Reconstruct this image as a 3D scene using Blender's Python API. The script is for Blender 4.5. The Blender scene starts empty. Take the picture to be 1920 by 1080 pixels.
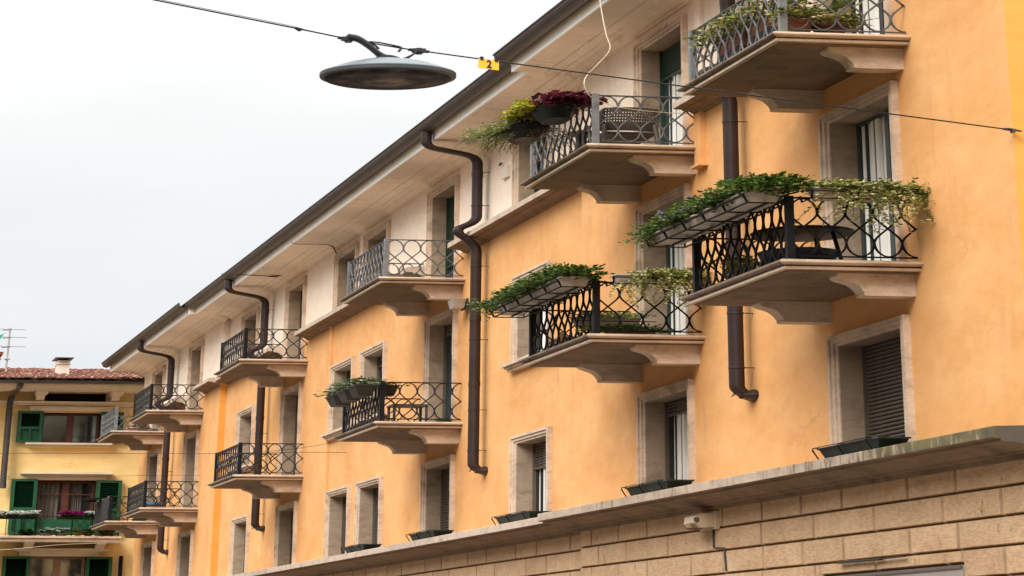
import bpy, math, random
from mathutils import Vector, Matrix
random.seed(7)
SC = bpy.context.scene
COL = SC.collection
PI = math.pi
# Everything with a real cross-section of its own is drawn with these proportions (across the street, along it, up)
S = (2.9, 4.2, 1.0)

# ------------------------------------------------------------------ mesh helper
ORG = {}

class MB:
    def __init__(self):
        self.v = []; self.f = []; self.m = []; self.s = []

    def face(self, pts, m=0, sm=False):
        b = len(self.v)
        self.v += [tuple(p) for p in pts]
        self.f.append(tuple(range(b, b + len(pts)))); self.m.append(m); self.s.append(sm)

    def grid(self, rows, m=0, sm=True, closed=False):
        """rows of equal length -> quads between them"""
        b = len(self.v); n = len(rows[0])
        for r in rows: self.v += [tuple(p) for p in r]
        for i in range(len(rows) - 1):
            for j in range(n if closed else n - 1):
                k = (j + 1) % n
                self.f.append((b + i * n + j, b + i * n + k, b + (i + 1) * n + k, b + (i + 1) * n + j))
                self.m.append(m); self.s.append(sm)

    def box(self, x0, x1, y0, y1, z0, z1, m=0, skip=''):
        b = len(self.v)
        self.v += [(x0, y0, z0), (x1, y0, z0), (x1, y1, z0), (x0, y1, z0), (x0, y0, z1), (x1, y0, z1), (x1, y1, z1), (x0, y1, z1)]
        fs = {'d': (0, 3, 2, 1), 'u': (4, 5, 6, 7), 'n': (0, 1, 5, 4), 'f': (2, 3, 7, 6), 'l': (3, 0, 4, 7), 'r': (1, 2, 6, 5)}
        for k, q in fs.items():
            if k in skip: continue
            self.f.append(tuple(b + i for i in q)); self.m.append(m); self.s.append(False)

    def taper(self, x0, x1, y0, y1, z0, z1, dx, dy, m=0):
        """box whose bottom is smaller by dx, dy on each side"""
        b = len(self.v)
        self.v += [(x0 + dx, y0 + dy, z0), (x1 - dx, y0 + dy, z0), (x1 - dx, y1 - dy, z0), (x0 + dx, y1 - dy, z0),
                   (x0, y0, z1), (x1, y0, z1), (x1, y1, z1), (x0, y1, z1)]
        for q in ((0, 3, 2, 1), (4, 5, 6, 7), (0, 1, 5, 4), (2, 3, 7, 6), (3, 0, 4, 7), (1, 2, 6, 5)):
            self.f.append(tuple(b + i for i in q)); self.m.append(m); self.s.append(False)

    def ext(self, prof, a0, a1, axis='y', m=0, sm=False, caps=True):
        """closed profile (u, z) extruded along y (u = x) or x (u = y)"""
        def P(u, z, a): return (u, a, z) if axis == 'y' else (a, u, z)
        n = len(prof); b = len(self.v)
        for a in (a0, a1):
            self.v += [P(u, z, a) for u, z in prof]
        for i in range(n):
            j = (i + 1) % n
            self.f.append((b + i, b + j, b + n + j, b + n + i)); self.m.append(m[i] if isinstance(m, list) else m); self.s.append(sm)
        if caps:
            mm = m[0] if isinstance(m, list) else m
            self.face([P(u, z, a0) for u, z in prof], mm); self.face([P(u, z, a1) for u, z in prof][::-1], mm)

    def tube(self, path, r, n=6, m=0, sc=S, sm=True, caps=True):
        """round bar along a world path; its section is a circle in real proportions; r a number or a list"""
        p = [Vector((a / sc[0], b / sc[1], c / sc[2])) for a, b, c in path]
        rows = []; up = None
        for i in range(len(p)):
            t = (p[min(i + 1, len(p) - 1)] - p[max(i - 1, 0)])
            if t.length < 1e-9: t = Vector((0, 0, 1))
            t.normalize()
            if up is None:
                up = t.orthogonal().normalized()
            else:
                up = up - t * up.dot(t)
                up = up.normalized() if up.length > 1e-6 else t.orthogonal().normalized()
            w = t.cross(up)
            rr = r[i] if isinstance(r, (list, tuple)) else r
            row = []
            for k in range(n):
                a = 2 * PI * k / n
                q = p[i] + (up * math.cos(a) + w * math.sin(a)) * rr
                row.append((q.x * sc[0], q.y * sc[1], q.z * sc[2]))
            rows.append(row)
        self.grid(rows, m, sm, closed=True)
        if caps:
            self.face(rows[0][::-1], m); self.face(rows[-1], m)

    def lathe(self, prof, c, n=20, m=0, sx=1, sy=1, sm=True):
        rows = []
        for r, z in prof:
            rows.append([(c[0] + sx * r * math.cos(2 * PI * k / n), c[1] + sy * r * math.sin(2 * PI * k / n), c[2] + z) for k in range(n)])
        self.grid(rows, m, sm, closed=True)

    def leaf(self, p, d, l, w, m=0, sc=S, rnd=random):
        """one small leaf at p pointing along d (real proportions)"""
        d = Vector(d).normalized()
        u = d.cross(Vector((rnd.uniform(-1, 1), rnd.uniform(-1, 1), rnd.uniform(-1, 1))))
        if u.length < 1e-4: u = d.orthogonal()
        u = u.normalized() * w; n = d.cross(u).normalized() * w * .35
        q = [Vector((0, 0, 0)), d * l * .45 + u + n, d * l, d * l * .45 - u + n]
        self.face([(p[0] + v.x * sc[0], p[1] + v.y * sc[1], p[2] + v.z * sc[2]) for v in q], m)

    def build(self, name, mats, parent=None, loc=None):
        o0 = Vector(loc) if loc is not None else (ORG[parent.name] if parent else Vector((0, 0, 0)))
        me = bpy.data.meshes.new(name)
        me.from_pydata([(x - o0.x, y - o0.y, z - o0.z) for x, y, z in self.v], [], self.f)
        if not isinstance(mats, (list, tuple)): mats = [mats]
        for k in mats: me.materials.append(k)
        me.polygons.foreach_set('material_index', self.m)
        me.polygons.foreach_set('use_smooth', self.s)
        me.update()
        o = bpy.data.objects.new(name, me); COL.objects.link(o)
        if parent: o.parent = parent
        else: o.location = o0
        ORG[o.name] = o0
        return o

def tag(o, label=None, cat=None, group=None, kind=None):
    if label: o['label'] = label
    if cat: o['category'] = cat
    if group: o['group'] = group
    if kind: o['kind'] = kind
    return o

def thing(name, loc, label, cat, group=None):
    o = bpy.data.objects.new(name, None); COL.objects.link(o)
    o.empty_display_size = .1; o.location = loc; ORG[o.name] = Vector(loc)
    return tag(o, label, cat, group)

def smooth_path(pts, n=6):
    """Catmull-Rom through the points"""
    P = [Vector(p) for p in pts]; out = []
    for i in range(len(P) - 1):
        a, b, c, d = P[max(i - 1, 0)], P[i], P[i + 1], P[min(i + 2, len(P) - 1)]
        for k in range(n):
            t = k / n
            out.append(.5 * ((2 * b) + (c - a) * t + (2 * a - 5 * b + 4 * c - d) * t * t + (3 * b - a - 3 * c + d) * t ** 3))
    out.append(P[-1]); return [tuple(p) for p in out]

# ------------------------------------------------------------------ materials
def nodes(name):
    m = bpy.data.materials.new(name); m.use_nodes = True
    nt = m.node_tree; b = nt.nodes['Principled BSDF']
    return m, nt, b

def N(nt, t, **kw):
    n = nt.nodes.new(t)
    for k, v in kw.items(): setattr(n, k, v)
    return n

def pos(nt, scale=(1, 1, 1)):
    g = N(nt, 'ShaderNodeNewGeometry'); mp = N(nt, 'ShaderNodeMapping')
    mp.inputs['Scale'].default_value = (scale[0] / S[0], scale[1] / S[1], scale[2])
    nt.links.new(g.outputs['Position'], mp.inputs['Vector']); return mp.outputs['Vector']

def noise(nt, vec, scale, detail=4, rough=.55):
    n = N(nt, 'ShaderNodeTexNoise'); n.inputs['Scale'].default_value = scale
    n.inputs['Detail'].default_value = detail; n.inputs['Roughness'].default_value = rough
    nt.links.new(vec, n.inputs['Vector']); return n.outputs['Fac']

def ramp(nt, fac, stops):
    r = N(nt, 'ShaderNodeValToRGB'); e = r.color_ramp.elements
    while len(e) < len(stops): e.new(.5)
    for k, (p, c) in zip(e, stops):
        k.position = p; k.color = (*c, 1) if len(c) == 3 else c
    nt.links.new(fac, r.inputs['Fac']); return r.outputs['Color']

def mix(nt, fac, a, b, mode='MIX'):
    x = N(nt, 'ShaderNodeMixRGB', blend_type=mode)
    for s, v in (('Fac', fac), ('Color1', a), ('Color2', b)):
        if isinstance(v, (int, float)): x.inputs[s].default_value = v
        elif isinstance(v, (tuple, list)): x.inputs[s].default_value = (*v, 1)
        else: nt.links.new(v, x.inputs[s])
    return x.outputs['Color']

def bump(nt, b, h, strength, dist=.02):
    k = N(nt, 'ShaderNodeBump'); k.inputs['Strength'].default_value = strength; k.inputs['Distance'].default_value = dist
    nt.links.new(h, k.inputs['Height']); nt.links.new(k.outputs['Normal'], b.inputs['Normal'])

def mul(c, f): return tuple(min(1, max(0, x * f)) for x in c)

def plain(name, c, rough=.7, var=.12, scale=4, metal=0, bmp=0, bscale=40, spec=.3):
    m, nt, b = nodes(name)
    v = pos(nt)
    f = noise(nt, v, scale, 6, .6)
    nt.links.new(ramp(nt, f, [(.3, mul(c, 1 - var)), (.7, mul(c, 1 + var))]), b.inputs['Base Color'])
    b.inputs['Roughness'].default_value = rough; b.inputs['Metallic'].default_value = metal
    b.inputs['Specular IOR Level'].default_value = spec
    if bmp: bump(nt, b, noise(nt, v, bscale, 4), bmp, .01)
    return m

def plaster(name, c, c2, stain, samt=.35, dark=(.32, .2, .1)):
    """painted render: broad uneven coats, thin vertical runs, specks and small dents"""
    m, nt, b = nodes(name); v = pos(nt)
    base = ramp(nt, noise(nt, v, 1.3, 5, .6), [(.32, c), (.68, c2)])
    mid = ramp(nt, noise(nt, v, 5, 6, .65), [(.32, (.89, .87, .84)), (.66, (1, 1, 1))])
    base = mix(nt, .8, base, mid, 'MULTIPLY')
    runs = ramp(nt, noise(nt, pos(nt, (7, 7, .45)), 1, 5, .6), [(.52, (0, 0, 0)), (.72, (1, 1, 1))])
    patch = ramp(nt, noise(nt, v, .7, 3), [(.45, (0, 0, 0)), (.65, (1, 1, 1))])
    k = mix(nt, 1, runs, patch, 'MULTIPLY')
    k = mix(nt, 1, k, (samt, samt, samt), 'MULTIPLY')
    base = mix(nt, k, base, stain)
    vo = N(nt, 'ShaderNodeTexVoronoi', feature='DISTANCE_TO_EDGE'); vo.inputs['Scale'].default_value = .55
    wv = N(nt, 'ShaderNodeMixRGB', blend_type='ADD'); wv.inputs['Fac'].default_value = .5
    nz = N(nt, 'ShaderNodeTexNoise'); nz.inputs['Scale'].default_value = 2.6; nz.inputs['Detail'].default_value = 6
    nt.links.new(v, nz.inputs['Vector']); nt.links.new(v, wv.inputs['Color1']); nt.links.new(nz.outputs['Color'], wv.inputs['Color2']); nt.links.new(wv.outputs['Color'], vo.inputs['Vector'])
    crk = ramp(nt, vo.outputs['Distance'], [(0, (.5, .5, .5)), (.005, (0, 0, 0))])
    msk = ramp(nt, noise(nt, v, .9, 2), [(.5, (0, 0, 0)), (.62, (1, 1, 1))])
    base = mix(nt, mix(nt, 1, crk, msk, 'MULTIPLY'), base, stain)
    spk = ramp(nt, noise(nt, v, 22, 2), [(.74, (0, 0, 0)), (.8, (.4, .4, .4))])
    base = mix(nt, spk, base, dark)
    nt.links.new(base, b.inputs['Base Color']); b.inputs['Roughness'].default_value = .92
    b.inputs['Specular IOR Level'].default_value = .15
    bump(nt, b, noise(nt, v, 14, 8, .7), .25, .02)
    return m

def stone(name, c, c2, soot=(.12, .09, .07), amt=.4, bscale=25):
    m, nt, b = nodes(name); v = pos(nt)
    base = ramp(nt, noise(nt, v, 5, 8, .7), [(.3, c), (.5, mul(c2, .95)), (.7, c2)])
    vein = ramp(nt, noise(nt, pos(nt, (2, 2, 9)), 3, 6, .7), [(.46, (1, 1, 1)), (.5, (.74, .68, .62)), (.54, (1, 1, 1))])
    base = mix(nt, .45, base, vein, 'MULTIPLY')
    dirt = ramp(nt, noise(nt, pos(nt, (1.2, 1.2, .8)), 2.2, 7, .7), [(.5, (0, 0, 0)), (.75, (amt, amt, amt))])
    base = mix(nt, dirt, base, soot)
    nt.links.new(base, b.inputs['Base Color']); b.inputs['Roughness'].default_value = .85
    b.inputs['Specular IOR Level'].default_value = .2
    bump(nt, b, noise(nt, v, bscale, 6, .7), .3, .02)
    return m

def foliage(name, stops, rough=.55):
    m, nt, b = nodes(name)
    g = N(nt, 'ShaderNodeNewGeometry')
    nt.links.new(ramp(nt, g.outputs['Random Per Island'], stops), b.inputs['Base Color'])
    b.inputs['Roughness'].default_value = rough; b.inputs['Specular IOR Level'].default_value = .3
    b.inputs['Subsurface Weight'].default_value = 0
    t = N(nt, 'ShaderNodeBsdfTranslucent'); nt.links.new(b.inputs['Base Color'].links[0].from_socket, t.inputs['Color'])
    ms = N(nt, 'ShaderNodeMixShader'); ms.inputs['Fac'].default_value = .25
    out = nt.nodes['Material Output']
    nt.links.new(b.outputs['BSDF'], ms.inputs[1]); nt.links.new(t.outputs['BSDF'], ms.inputs[2]); nt.links.new(ms.outputs['Shader'], out.inputs['Surface'])
    return m

M = {}
M['orange'] = plaster('orange_plaster', (.71, .355, .130), (.80, .452, .195), (.5, .26, .14), .5)
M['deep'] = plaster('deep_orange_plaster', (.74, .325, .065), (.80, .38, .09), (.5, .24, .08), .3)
M['cream'] = plaster('cream_plaster', (.86, .73, .60), (.90, .80, .69), (.5, .4, .3), .25, (.3, .25, .2))
M['yellow'] = plaster('yellow_plaster', (.93, .655, .27), (.95, .74, .36), (.6, .38, .15), .3)
M['soffit'] = plaster('soffit_plaster', (.91, .735, .56), (.94, .79, .63), (.35, .24, .14), .5, (.2, .14, .09))
M['stone'] = stone('surround_stone', (.43, .315, .215), (.66, .52, .40), amt=.65)
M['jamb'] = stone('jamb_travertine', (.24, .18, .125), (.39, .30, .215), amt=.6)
M['slab'] = stone('balcony_stone', (.50, .37, .26), (.70, .55, .42), amt=.5)
M['bracket'] = stone('bracket_stone', (.50, .38, .275), (.72, .57, .44), amt=.5)
M['nose'] = stone('weathered_nosing_stone', (.07, .05, .038), (.27, .20, .15), amt=.95)
M['under'] = stone('shaded_underside_render', (.15, .095, .056), (.25, .165, .10), (.04, .025, .015), amt=.6)  # stained render; shade beneath slabs and cornices is put into its colour
M['cornice'] = stone('cornice_stone', (.38, .295, .22), (.58, .47, .38), amt=.5)
M['white'] = plain('fascia_white', (.93, .90, .85), .6, .04)
M['pale'] = plain('moulding_cream', (.74, .64, .48), .7, .1)
M['gutter'] = plain('brown_gutter_metal', (.045, .034, .027), .5, .3, 3, .1)
M['pipe'] = plain('brown_pipe_paint', (.036, .022, .02), .5, .25, 2.5, 0, 0, 40, .2)
M['pipegrey'] = plain('grey_pipe_metal', (.06, .055, .055), .45, .25)
M['iron'] = plain('black_iron', (.008, .008, .009), .6, .35, 8, 0, 0, 40, .15)
M['ironmid'] = plain('dark_grey_iron', (.03, .029, .029), .6, .4, 8, 0, 0, 40, .2)
M['irongrey'] = plain('grey_painted_iron', (.115, .117, .118), .55, .35, 9, .1)
M['post'] = plain('post_grey_iron', (.165, .168, .168), .55, .3, 9, .1)
M['dark'] = plain('dark_frame_paint', (.02, .022, .022), .5, .2)
M['bluegreen'] = plain('blue_green_frame', (.03, .05, .055), .45, .2)
M['slat'] = plain('grey_brown_shutter', (.115, .09, .07), .55, .15, 3)
M['slatgreen'] = plain('green_shutter_slats', (.015, .05, .035), .5, .2)
M['green'] = plain('green_shutter_paint', (.012, .085, .035), .5, .2)
M['wood'] = plain('dark_red_wood', (.10, .03, .018), .5, .35, 6)
M['palewood'] = plain('light_brown_wood', (.35, .2, .12), .6, .25)
M['curtain'] = plain('white_curtain', (.80, .79, .74), .9, .06)
M['lace'] = plain('lace_curtain', (.40, .35, .27), .9, .3, 20)
M['room'] = plain('dark_room', (.01, .009, .008), .9, .2)
M['tray'] = plain('dark_green_plastic', (.005, .016, .011), .5, .3)
M['greenpot'] = plain('green_bowl_plastic', (.01, .09, .05), .45, .2)
M['boxplastic'] = plain('beige_planter_plastic', (.46, .40, .335), .6, .15)
M['blackplastic'] = plain('black_planter_plastic', (.008, .009, .01), .5, .3, 4, 0, 0, 40, .15)
M['brownplastic'] = plain('dark_brown_planter', (.045, .038, .034), .55, .3)
M['chair'] = plain('dark_grey_plastic', (.085, .07, .06), .5, .15)
M['terra'] = plain('terracotta', (.33, .13, .07), .8, .2)
M['terradark'] = plain('old_terracotta', (.16, .065, .045), .8, .3)
M['soil'] = plain('soil', (.03, .02, .013), .95, .3)
M['lamp'] = plain('grey_lamp_metal', (.12, .145, .155), .4, .15, 3, .3)
M['lamprim'] = plain('dull_grey_lamp_rim', (.045, .05, .052), .45, .25, 5)
M['lampdark'] = plain('dark_lamp_metal', (.03, .03, .032), .5, .2)
M['cable'] = plain('black_cable', (.012, .012, .012), .5, .2)
M['cord'] = plain('cream_cord', (.66, .56, .42), .6, .1)
M['plate'] = plain('yellow_plate', (.86, .46, .03), .45, .06)
M['black'] = plain('black_lettering', (.012, .012, .012), .6, .1)
M['aluminium'] = plain('weathered_aluminium', (.42, .4, .37), .4, .15, 4, .5)
M['boxwhite'] = plain('off_white_plastic', (.7, .62, .52), .5, .05)
M['sensor'] = plain('cream_plastic_housing', (.55, .42, .28), .5, .12)
M['panel'] = plain('grey_metal_panel', (.30, .265, .235), .5, .15, 2)
M['asphalt'] = plain('asphalt', (.09, .083, .077), .9, .25, 6, 0, .3)
M['paving'] = plain('paving_stone', (.32, .285, .24), .85, .2, 3, 0, .3)
M['ground'] = plain('ground_earth', (.22, .19, .155), .95, .25, .3)
M['rooftop'] = plain('roof_sheet', (.25, .12, .08), .8, .2)
M['fern'] = foliage('fern_leaf', [(0, (.012, .032, .005)), (.4, (.042, .09, .010)), (.75, (.10, .18, .018)), (.93, (.19, .26, .04)), (1, (.24, .18, .07))])
M['ivy'] = foliage('variegated_ivy', [(0, (.06, .11, .02)), (.3, (.19, .26, .05)), (.65, (.48, .50, .16)), (1, (.8, .76, .42))])
M['coleusred'] = foliage('red_coleus', [(0, (.03, .006, .01)), (.6, (.12, .012, .025)), (1, (.2, .04, .05))])
M['coleusyellow'] = foliage('lime_coleus', [(0, (.2, .22, .01)), (.6, (.42, .40, .02)), (1, (.6, .5, .05))])
M['juniper'] = foliage('pale_juniper', [(0, (.06, .09, .02)), (.5, (.16, .2, .045)), (1, (.36, .34, .12))])
M['dryvine'] = foliage('dry_vine', [(0, (.09, .05, .025)), (.5, (.2, .13, .06)), (1, (.32, .25, .13))])
M['mixleaf'] = foliage('mixed_leaf', [(0, (.03, .05, .012)), (.4, (.12, .16, .03)), (.75, (.32, .32, .07)), (.9, (.5, .42, .12)), (1, (.5, .2, .05))])
M['glossleaf'] = foliage('glossy_leaf', [(0, (.01, .035, .01)), (.6, (.03, .10, .02)), (1, (.09, .18, .05))], .35)
M['whiteflower'] = foliage('white_petal', [(0, (.7, .7, .66)), (1, (.85, .85, .83))])
M['magenta'] = foliage('magenta_petal', [(0, (.25, .005, .12)), (1, (.45, .01, .25))])
M['violet'] = foliage('violet_petal', [(0, (.12, .05, .3)), (1, (.5, .4, .65))])
M['blue'] = plain('blue_plastic', (.06, .28, .5), .5, .15)
M['yellowpot'] = plain('yellow_pot', (.75, .4, .02), .5, .1)
M['cloth'] = plain('dark_cloth', (.02, .02, .022), .9, .3)
M['netgreen'] = plain('green_net', (.01, .34, .16), .7, .15)

def rustic():
    """hammered stone blocks: fine wavering tooling, black water marks"""
    m, nt, b = nodes('hammered_stone'); v = pos(nt)
    base = ramp(nt, noise(nt, v, 3, 7, .65), [(.3, (.52, .34, .20)), (.7, (.66, .465, .295))])
    g = N(nt, 'ShaderNodeNewGeometry'); base = mix(nt, 1, base, ramp(nt, g.outputs['Random Per Island'], [(0, (.88, .87, .85)), (1, (1, 1, 1))]), 'MULTIPLY')
    fine = noise(nt, pos(nt, (1, 1, 1.9)), 17, 3, .55)
    base = mix(nt, .5, base, ramp(nt, fine, [(.4, (.7, .66, .62)), (.58, (1, 1, 1))]), 'MULTIPLY')
    mk = ramp(nt, noise(nt, pos(nt, (4.5, 4.5, 1.3)), 2.6, 6, .78), [(.60, (0, 0, 0)), (.70, (.85, .85, .85))])
    base = mix(nt, mk, base, (.06, .04, .028))
    nt.links.new(base, b.inputs['Base Color']); b.inputs['Roughness'].default_value = .9
    b.inputs['Specular IOR Level'].default_value = .15
    bump(nt, b, fine, .55, .02); return m
M['rustic'] = rustic()
M['rusticplain'] = plain('tan_render', (.42, .30, .19), .9, .1)
M['groove'] = plain('dirty_block_edge', (.36, .235, .14), .9, .3)
M['joint'] = plain('block_joint', (.11, .065, .036), .9, .2)

def mossy():
    """the same cornice stone with black and green runs that grow towards its near end"""
    m, nt, b = nodes('mossy_cornice_stone'); v = pos(nt)
    base = ramp(nt, noise(nt, v, 4, 8, .7), [(.3, (.33, .25, .185)), (.7, (.54, .43, .34))])
    runs = noise(nt, pos(nt, (5, 5, .7)), 2.4, 6, .7)
    g = N(nt, 'ShaderNodeNewGeometry'); sp = N(nt, 'ShaderNodeSeparateXYZ'); nt.links.new(g.outputs['Position'], sp.inputs[0])
    mr = N(nt, 'ShaderNodeMapRange'); nt.links.new(sp.outputs['Y'], mr.inputs['Value'])
    for i, q in zip(('From Min', 'From Max', 'To Min', 'To Max'), (60, 74, .36, .06)): mr.inputs[i].default_value = q
    add = N(nt, 'ShaderNodeMath', operation='ADD'); nt.links.new(runs, add.inputs[0]); nt.links.new(mr.outputs[0], add.inputs[1])
    k = ramp(nt, add.outputs[0], [(.62, (0, 0, 0)), (.76, (.9, .9, .9))])
    moss = ramp(nt, noise(nt, v, 3, 4), [(.4, (.03, .024, .012)), (.6, (.11, .09, .015))])
    nt.links.new(mix(nt, k, base, moss), b.inputs['Base Color']); b.inputs['Roughness'].default_value = .9
    bump(nt, b, noise(nt, v, 20, 6), .3, .02); return m
M['mossy'] = mossy()

def tile_mat():
    m, nt, b = nodes('clay_roof_tile')
    g = N(nt, 'ShaderNodeNewGeometry')
    c = ramp(nt, g.outputs['Random Per Island'], [(0, (.11, .035, .02)), (.45, (.25, .085, .05)), (.8, (.36, .15, .09)), (1, (.45, .27, .17))])
    k = ramp(nt, noise(nt, pos(nt), 7, 5), [(.35, (.6, .56, .52)), (.65, (1, 1, 1))])
    nt.links.new(mix(nt, .7, c, k, 'MULTIPLY'), b.inputs['Base Color']); b.inputs['Roughness'].default_value = .85
    return m
M['tile'] = tile_mat()

def glass(name, c=(.035, .04, .045)):
    m, nt, b = nodes(name)
    b.inputs['Base Color'].default_value = (*c, 1); b.inputs['Roughness'].default_value = .04
    b.inputs['Specular IOR Level'].default_value = .6
    k = noise(nt, pos(nt), 1.2, 3); bump(nt, b, k, .05, .02)
    t = N(nt, 'ShaderNodeBsdfTransparent'); ms = N(nt, 'ShaderNodeMixShader'); ms.inputs[0].default_value = .35
    out = nt.nodes['Material Output']
    nt.links.new(t.outputs[0], ms.inputs[1]); nt.links.new(b.outputs[0], ms.inputs[2]); nt.links.new(ms.outputs[0], out.inputs[0])
    return m
M['glass'] = glass('window_glass')

def mirror():
    m, nt, b = nodes('reflecting_pane'); b.inputs['Base Color'].default_value = (.17, .22, .245, 1); b.inputs['Metallic'].default_value = 1; b.inputs['Roughness'].default_value = .04
    bump(nt, b, noise(nt, pos(nt), 1.0, 3), .04, .02); return m
M['mirror'] = mirror()

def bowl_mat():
    """the lamp's dirty, browned diffuser, paler at its centre"""
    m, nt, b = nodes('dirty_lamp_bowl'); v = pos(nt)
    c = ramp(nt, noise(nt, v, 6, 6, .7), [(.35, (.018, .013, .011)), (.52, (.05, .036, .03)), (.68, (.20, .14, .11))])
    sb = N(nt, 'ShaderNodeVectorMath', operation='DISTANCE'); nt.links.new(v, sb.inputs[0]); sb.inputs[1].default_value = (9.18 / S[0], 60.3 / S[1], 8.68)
    ring = ramp(nt, sb.outputs['Value'], [(.03, (.9, .9, .9)), (.15, (0, 0, 0))]); pt = ramp(nt, noise(nt, v, 11, 4), [(.4, (.2, .2, .2)), (.6, (1, 1, 1))])  # paler patch around the bowl's centre, broken up by noise
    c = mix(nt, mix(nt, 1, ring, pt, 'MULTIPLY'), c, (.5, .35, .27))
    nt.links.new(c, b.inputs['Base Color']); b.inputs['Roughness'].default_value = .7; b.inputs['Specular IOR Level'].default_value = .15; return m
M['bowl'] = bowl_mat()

# ------------------------------------------------------------------ the setting
def flat(name, x0, x1, y0, y1, z, m):
    b = MB(); b.face([(x0, y0, z), (x1, y0, z), (x1, y1, z), (x0, y1, z)])
    return tag(b.build(name, m, loc=((x0 + x1) / 2, (y0 + y1) / 2, z)), kind='structure')
flat('ground', -1500, 1500, -1500, 1500, -.15, M['ground'])
flat('road', -14, 14.5, -200, 204, -.02, M['asphalt'])
def kerbed(name, x0, x1, y0, y1):
    b = MB(); b.box(x0, x1, y0, y1, -.1, .1)
    return tag(b.build(name, M['paving'], loc=((x0 + x1) / 2, (y0 + y1) / 2, 0)), kind='structure')
kerbed('pavement', 14.5, 19.0, -60, 203)

# ------------------------------------------------------------------ the long orange building
WN, WM, WP = 19.13, 19.5, 19.23           # wall planes: near section, middle, far section
Y0, YN, YP, YE = 60.4, 94.5, 169.0, 201.2
def W_at(y): return WN if y < YN else (WM if y < YP else WP)
building = thing('apartment_building', (20, 60.4, 0), 'long orange plastered apartment house with stone balconies along the street', 'building')

CW = 5.1
COLS = {'A': 66.8, 'B': 82.95, 'C': 99.95, 'D': 113.8, 'E': 126.5, 'F': 133.15, 'G': 145.75, 'H': 159.05, 'I': 175.6, 'J': 191.2}
DOORS = 'ABDGIJ'
F1 = (4.545, 6.2); F2 = (7.02, 9.5); F3 = (10.22, 12.55); SILL2 = 7.85; SILL3 = 11.0
BL = 7.25                                   # balcony length
BAL = {'A': 65.95, 'B': 82.0, 'D': 112.8, 'G': 144.75, 'I': 174.6, 'J': 190.2}
HOLE = []
for c, y in COLS.items():
    d = c in DOORS
    HOLE.append((y + .46, y + CW - .46, F1[0], F1[1] + .04))
    HOLE.append((y + .46, y + CW - .46, F2[0] if d else SILL2, F2[1] + .04))
    HOLE.append((y + .46, y + CW - .46, F3[0] if d else SILL3, F3[1] + .04))
BAYS = [(COLS[c] + .2, b + BL - .3) for c, b in BAL.items()]    # cream paint runs down to the balcony here

def is_cream(y, z):
    if z > 10.85: return True
    return z > 10.2 and any(a < y < b for a, b in BAYS)

def wall_face(y0, y1, W):
    ys = {y0, y1}; zs = {4.2, 13.1, 10.85, 10.2}
    for a, b, c, d in HOLE:
        if a >= y0 - .01 and b <= y1 + .01: ys |= {a, b}; zs |= {c, d}
    for a, b in BAYS:
        for q in (a, b):
            if y0 < q < y1: ys.add(q)
    ys = sorted(ys); zs = sorted(zs)
    om, cm = MB(), MB()
    for i in range(len(ys) - 1):
        for j in range(len(zs) - 1):
            yc, zc = (ys[i] + ys[i + 1]) / 2, (zs[j] + zs[j + 1]) / 2
            if any(a < yc < b and c < zc < d for a, b, c, d in HOLE): continue
            (cm if is_cream(yc, zc) else om).face([(W, ys[i + 1], zs[j]), (W, ys[i], zs[j]), (W, ys[i], zs[j + 1]), (W, ys[i + 1], zs[j + 1])])
    return om, cm

om, cm = MB(), MB(); rets = []
for y0, y1, W in ((Y0, YN, WN), (YN, YP, WM), (YP, YE, WP)):
    a, b = wall_face(y0, y1, W)
    for src, dst in ((a, om), (b, cm)):
        for f in src.f: dst.face([src.v[i] for i in f])
# returns between the planes, the near gable and the closed back
def ret(mb, x0, x1, y, z0, z1): mb.face([(x0, y, z0), (x1, y, z0), (x1, y, z1), (x0, y, z1)])
rets.append((WN, 34, Y0)); ret(cm, WN, 34, Y0, 10.85, 13.1)
for y, a, b in ((YN, WN, WM), (YP, WP, WM), (YE, WP, 34)):
    rets.append((a, b, y)); ret(cm, a, b, y, 10.85, 13.1)
om.face([(34, Y0, 0), (34, YE, 0), (34, YE, 13.1), (34, Y0, 13.1)])
tag(om.build('wall', M['orange'], building), 'orange plastered wall of the lower storeys')
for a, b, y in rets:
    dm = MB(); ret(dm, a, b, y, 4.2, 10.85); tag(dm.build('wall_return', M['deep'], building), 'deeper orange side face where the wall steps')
tag(cm.build('wall', M['cream'], building), 'cream plastered wall of the top storey')

# rusticated ground floor: joint-coloured backing, hammered blocks in front
bk = MB()
for y0, y1, W in ((Y0, YN, WN), (YN, YP, WM), (YP, YE, WP)):
    bk.box(W + .01, W + .5, y0 + (.012 if y0 == Y0 else 0), y1, 0, 4.24)
bk.box(WN + .5, 33.9, Y0 + .012, Y0 + .5, 0, 4.24)
blk = MB()
PANEL = (64.34, 73.16, 3.055)
def block(W, y0, y1, z0, z1):
    g = .06; h = .015; p = .06
    if y1 - y0 < .3: return
    a0, a1, b0, b1 = y0 + g, y1 - g, z0 + h, z1 - h
    f = [(W + .012, a0 - .02, b0 - .006), (W + .012, a1 + .02, b0 - .006), (W + .012, a1 + .02, b1 + .006), (W + .012, a0 - .02, b1 + .006)]
    t = [(W - p, a0 + .03, b0 + .006), (W - p, a1 - .03, b0 + .006), (W - p, a1 - .03, b1 - .006), (W - p, a0 + .03, b1 - .006)]
    blk.face([t[1], t[0], t[3], t[2]])
    for i in range(4):
        j = (i + 1) % 4; blk.face([f[i], f[j], t[j], t[i]], 1 if i in (1, 3) else 0)
J1 = [60.4, 64.5, 67.3, 71.5, 74.35, 77.3, 80.5, 83.3, 87.4, 90.3, 93.2]
J2 = [60.4, 62.1, 65.3, 69.45, 73.5, 77.4, 81.3, 85.4, 89.5, 92.4]
y = 94.7
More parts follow.
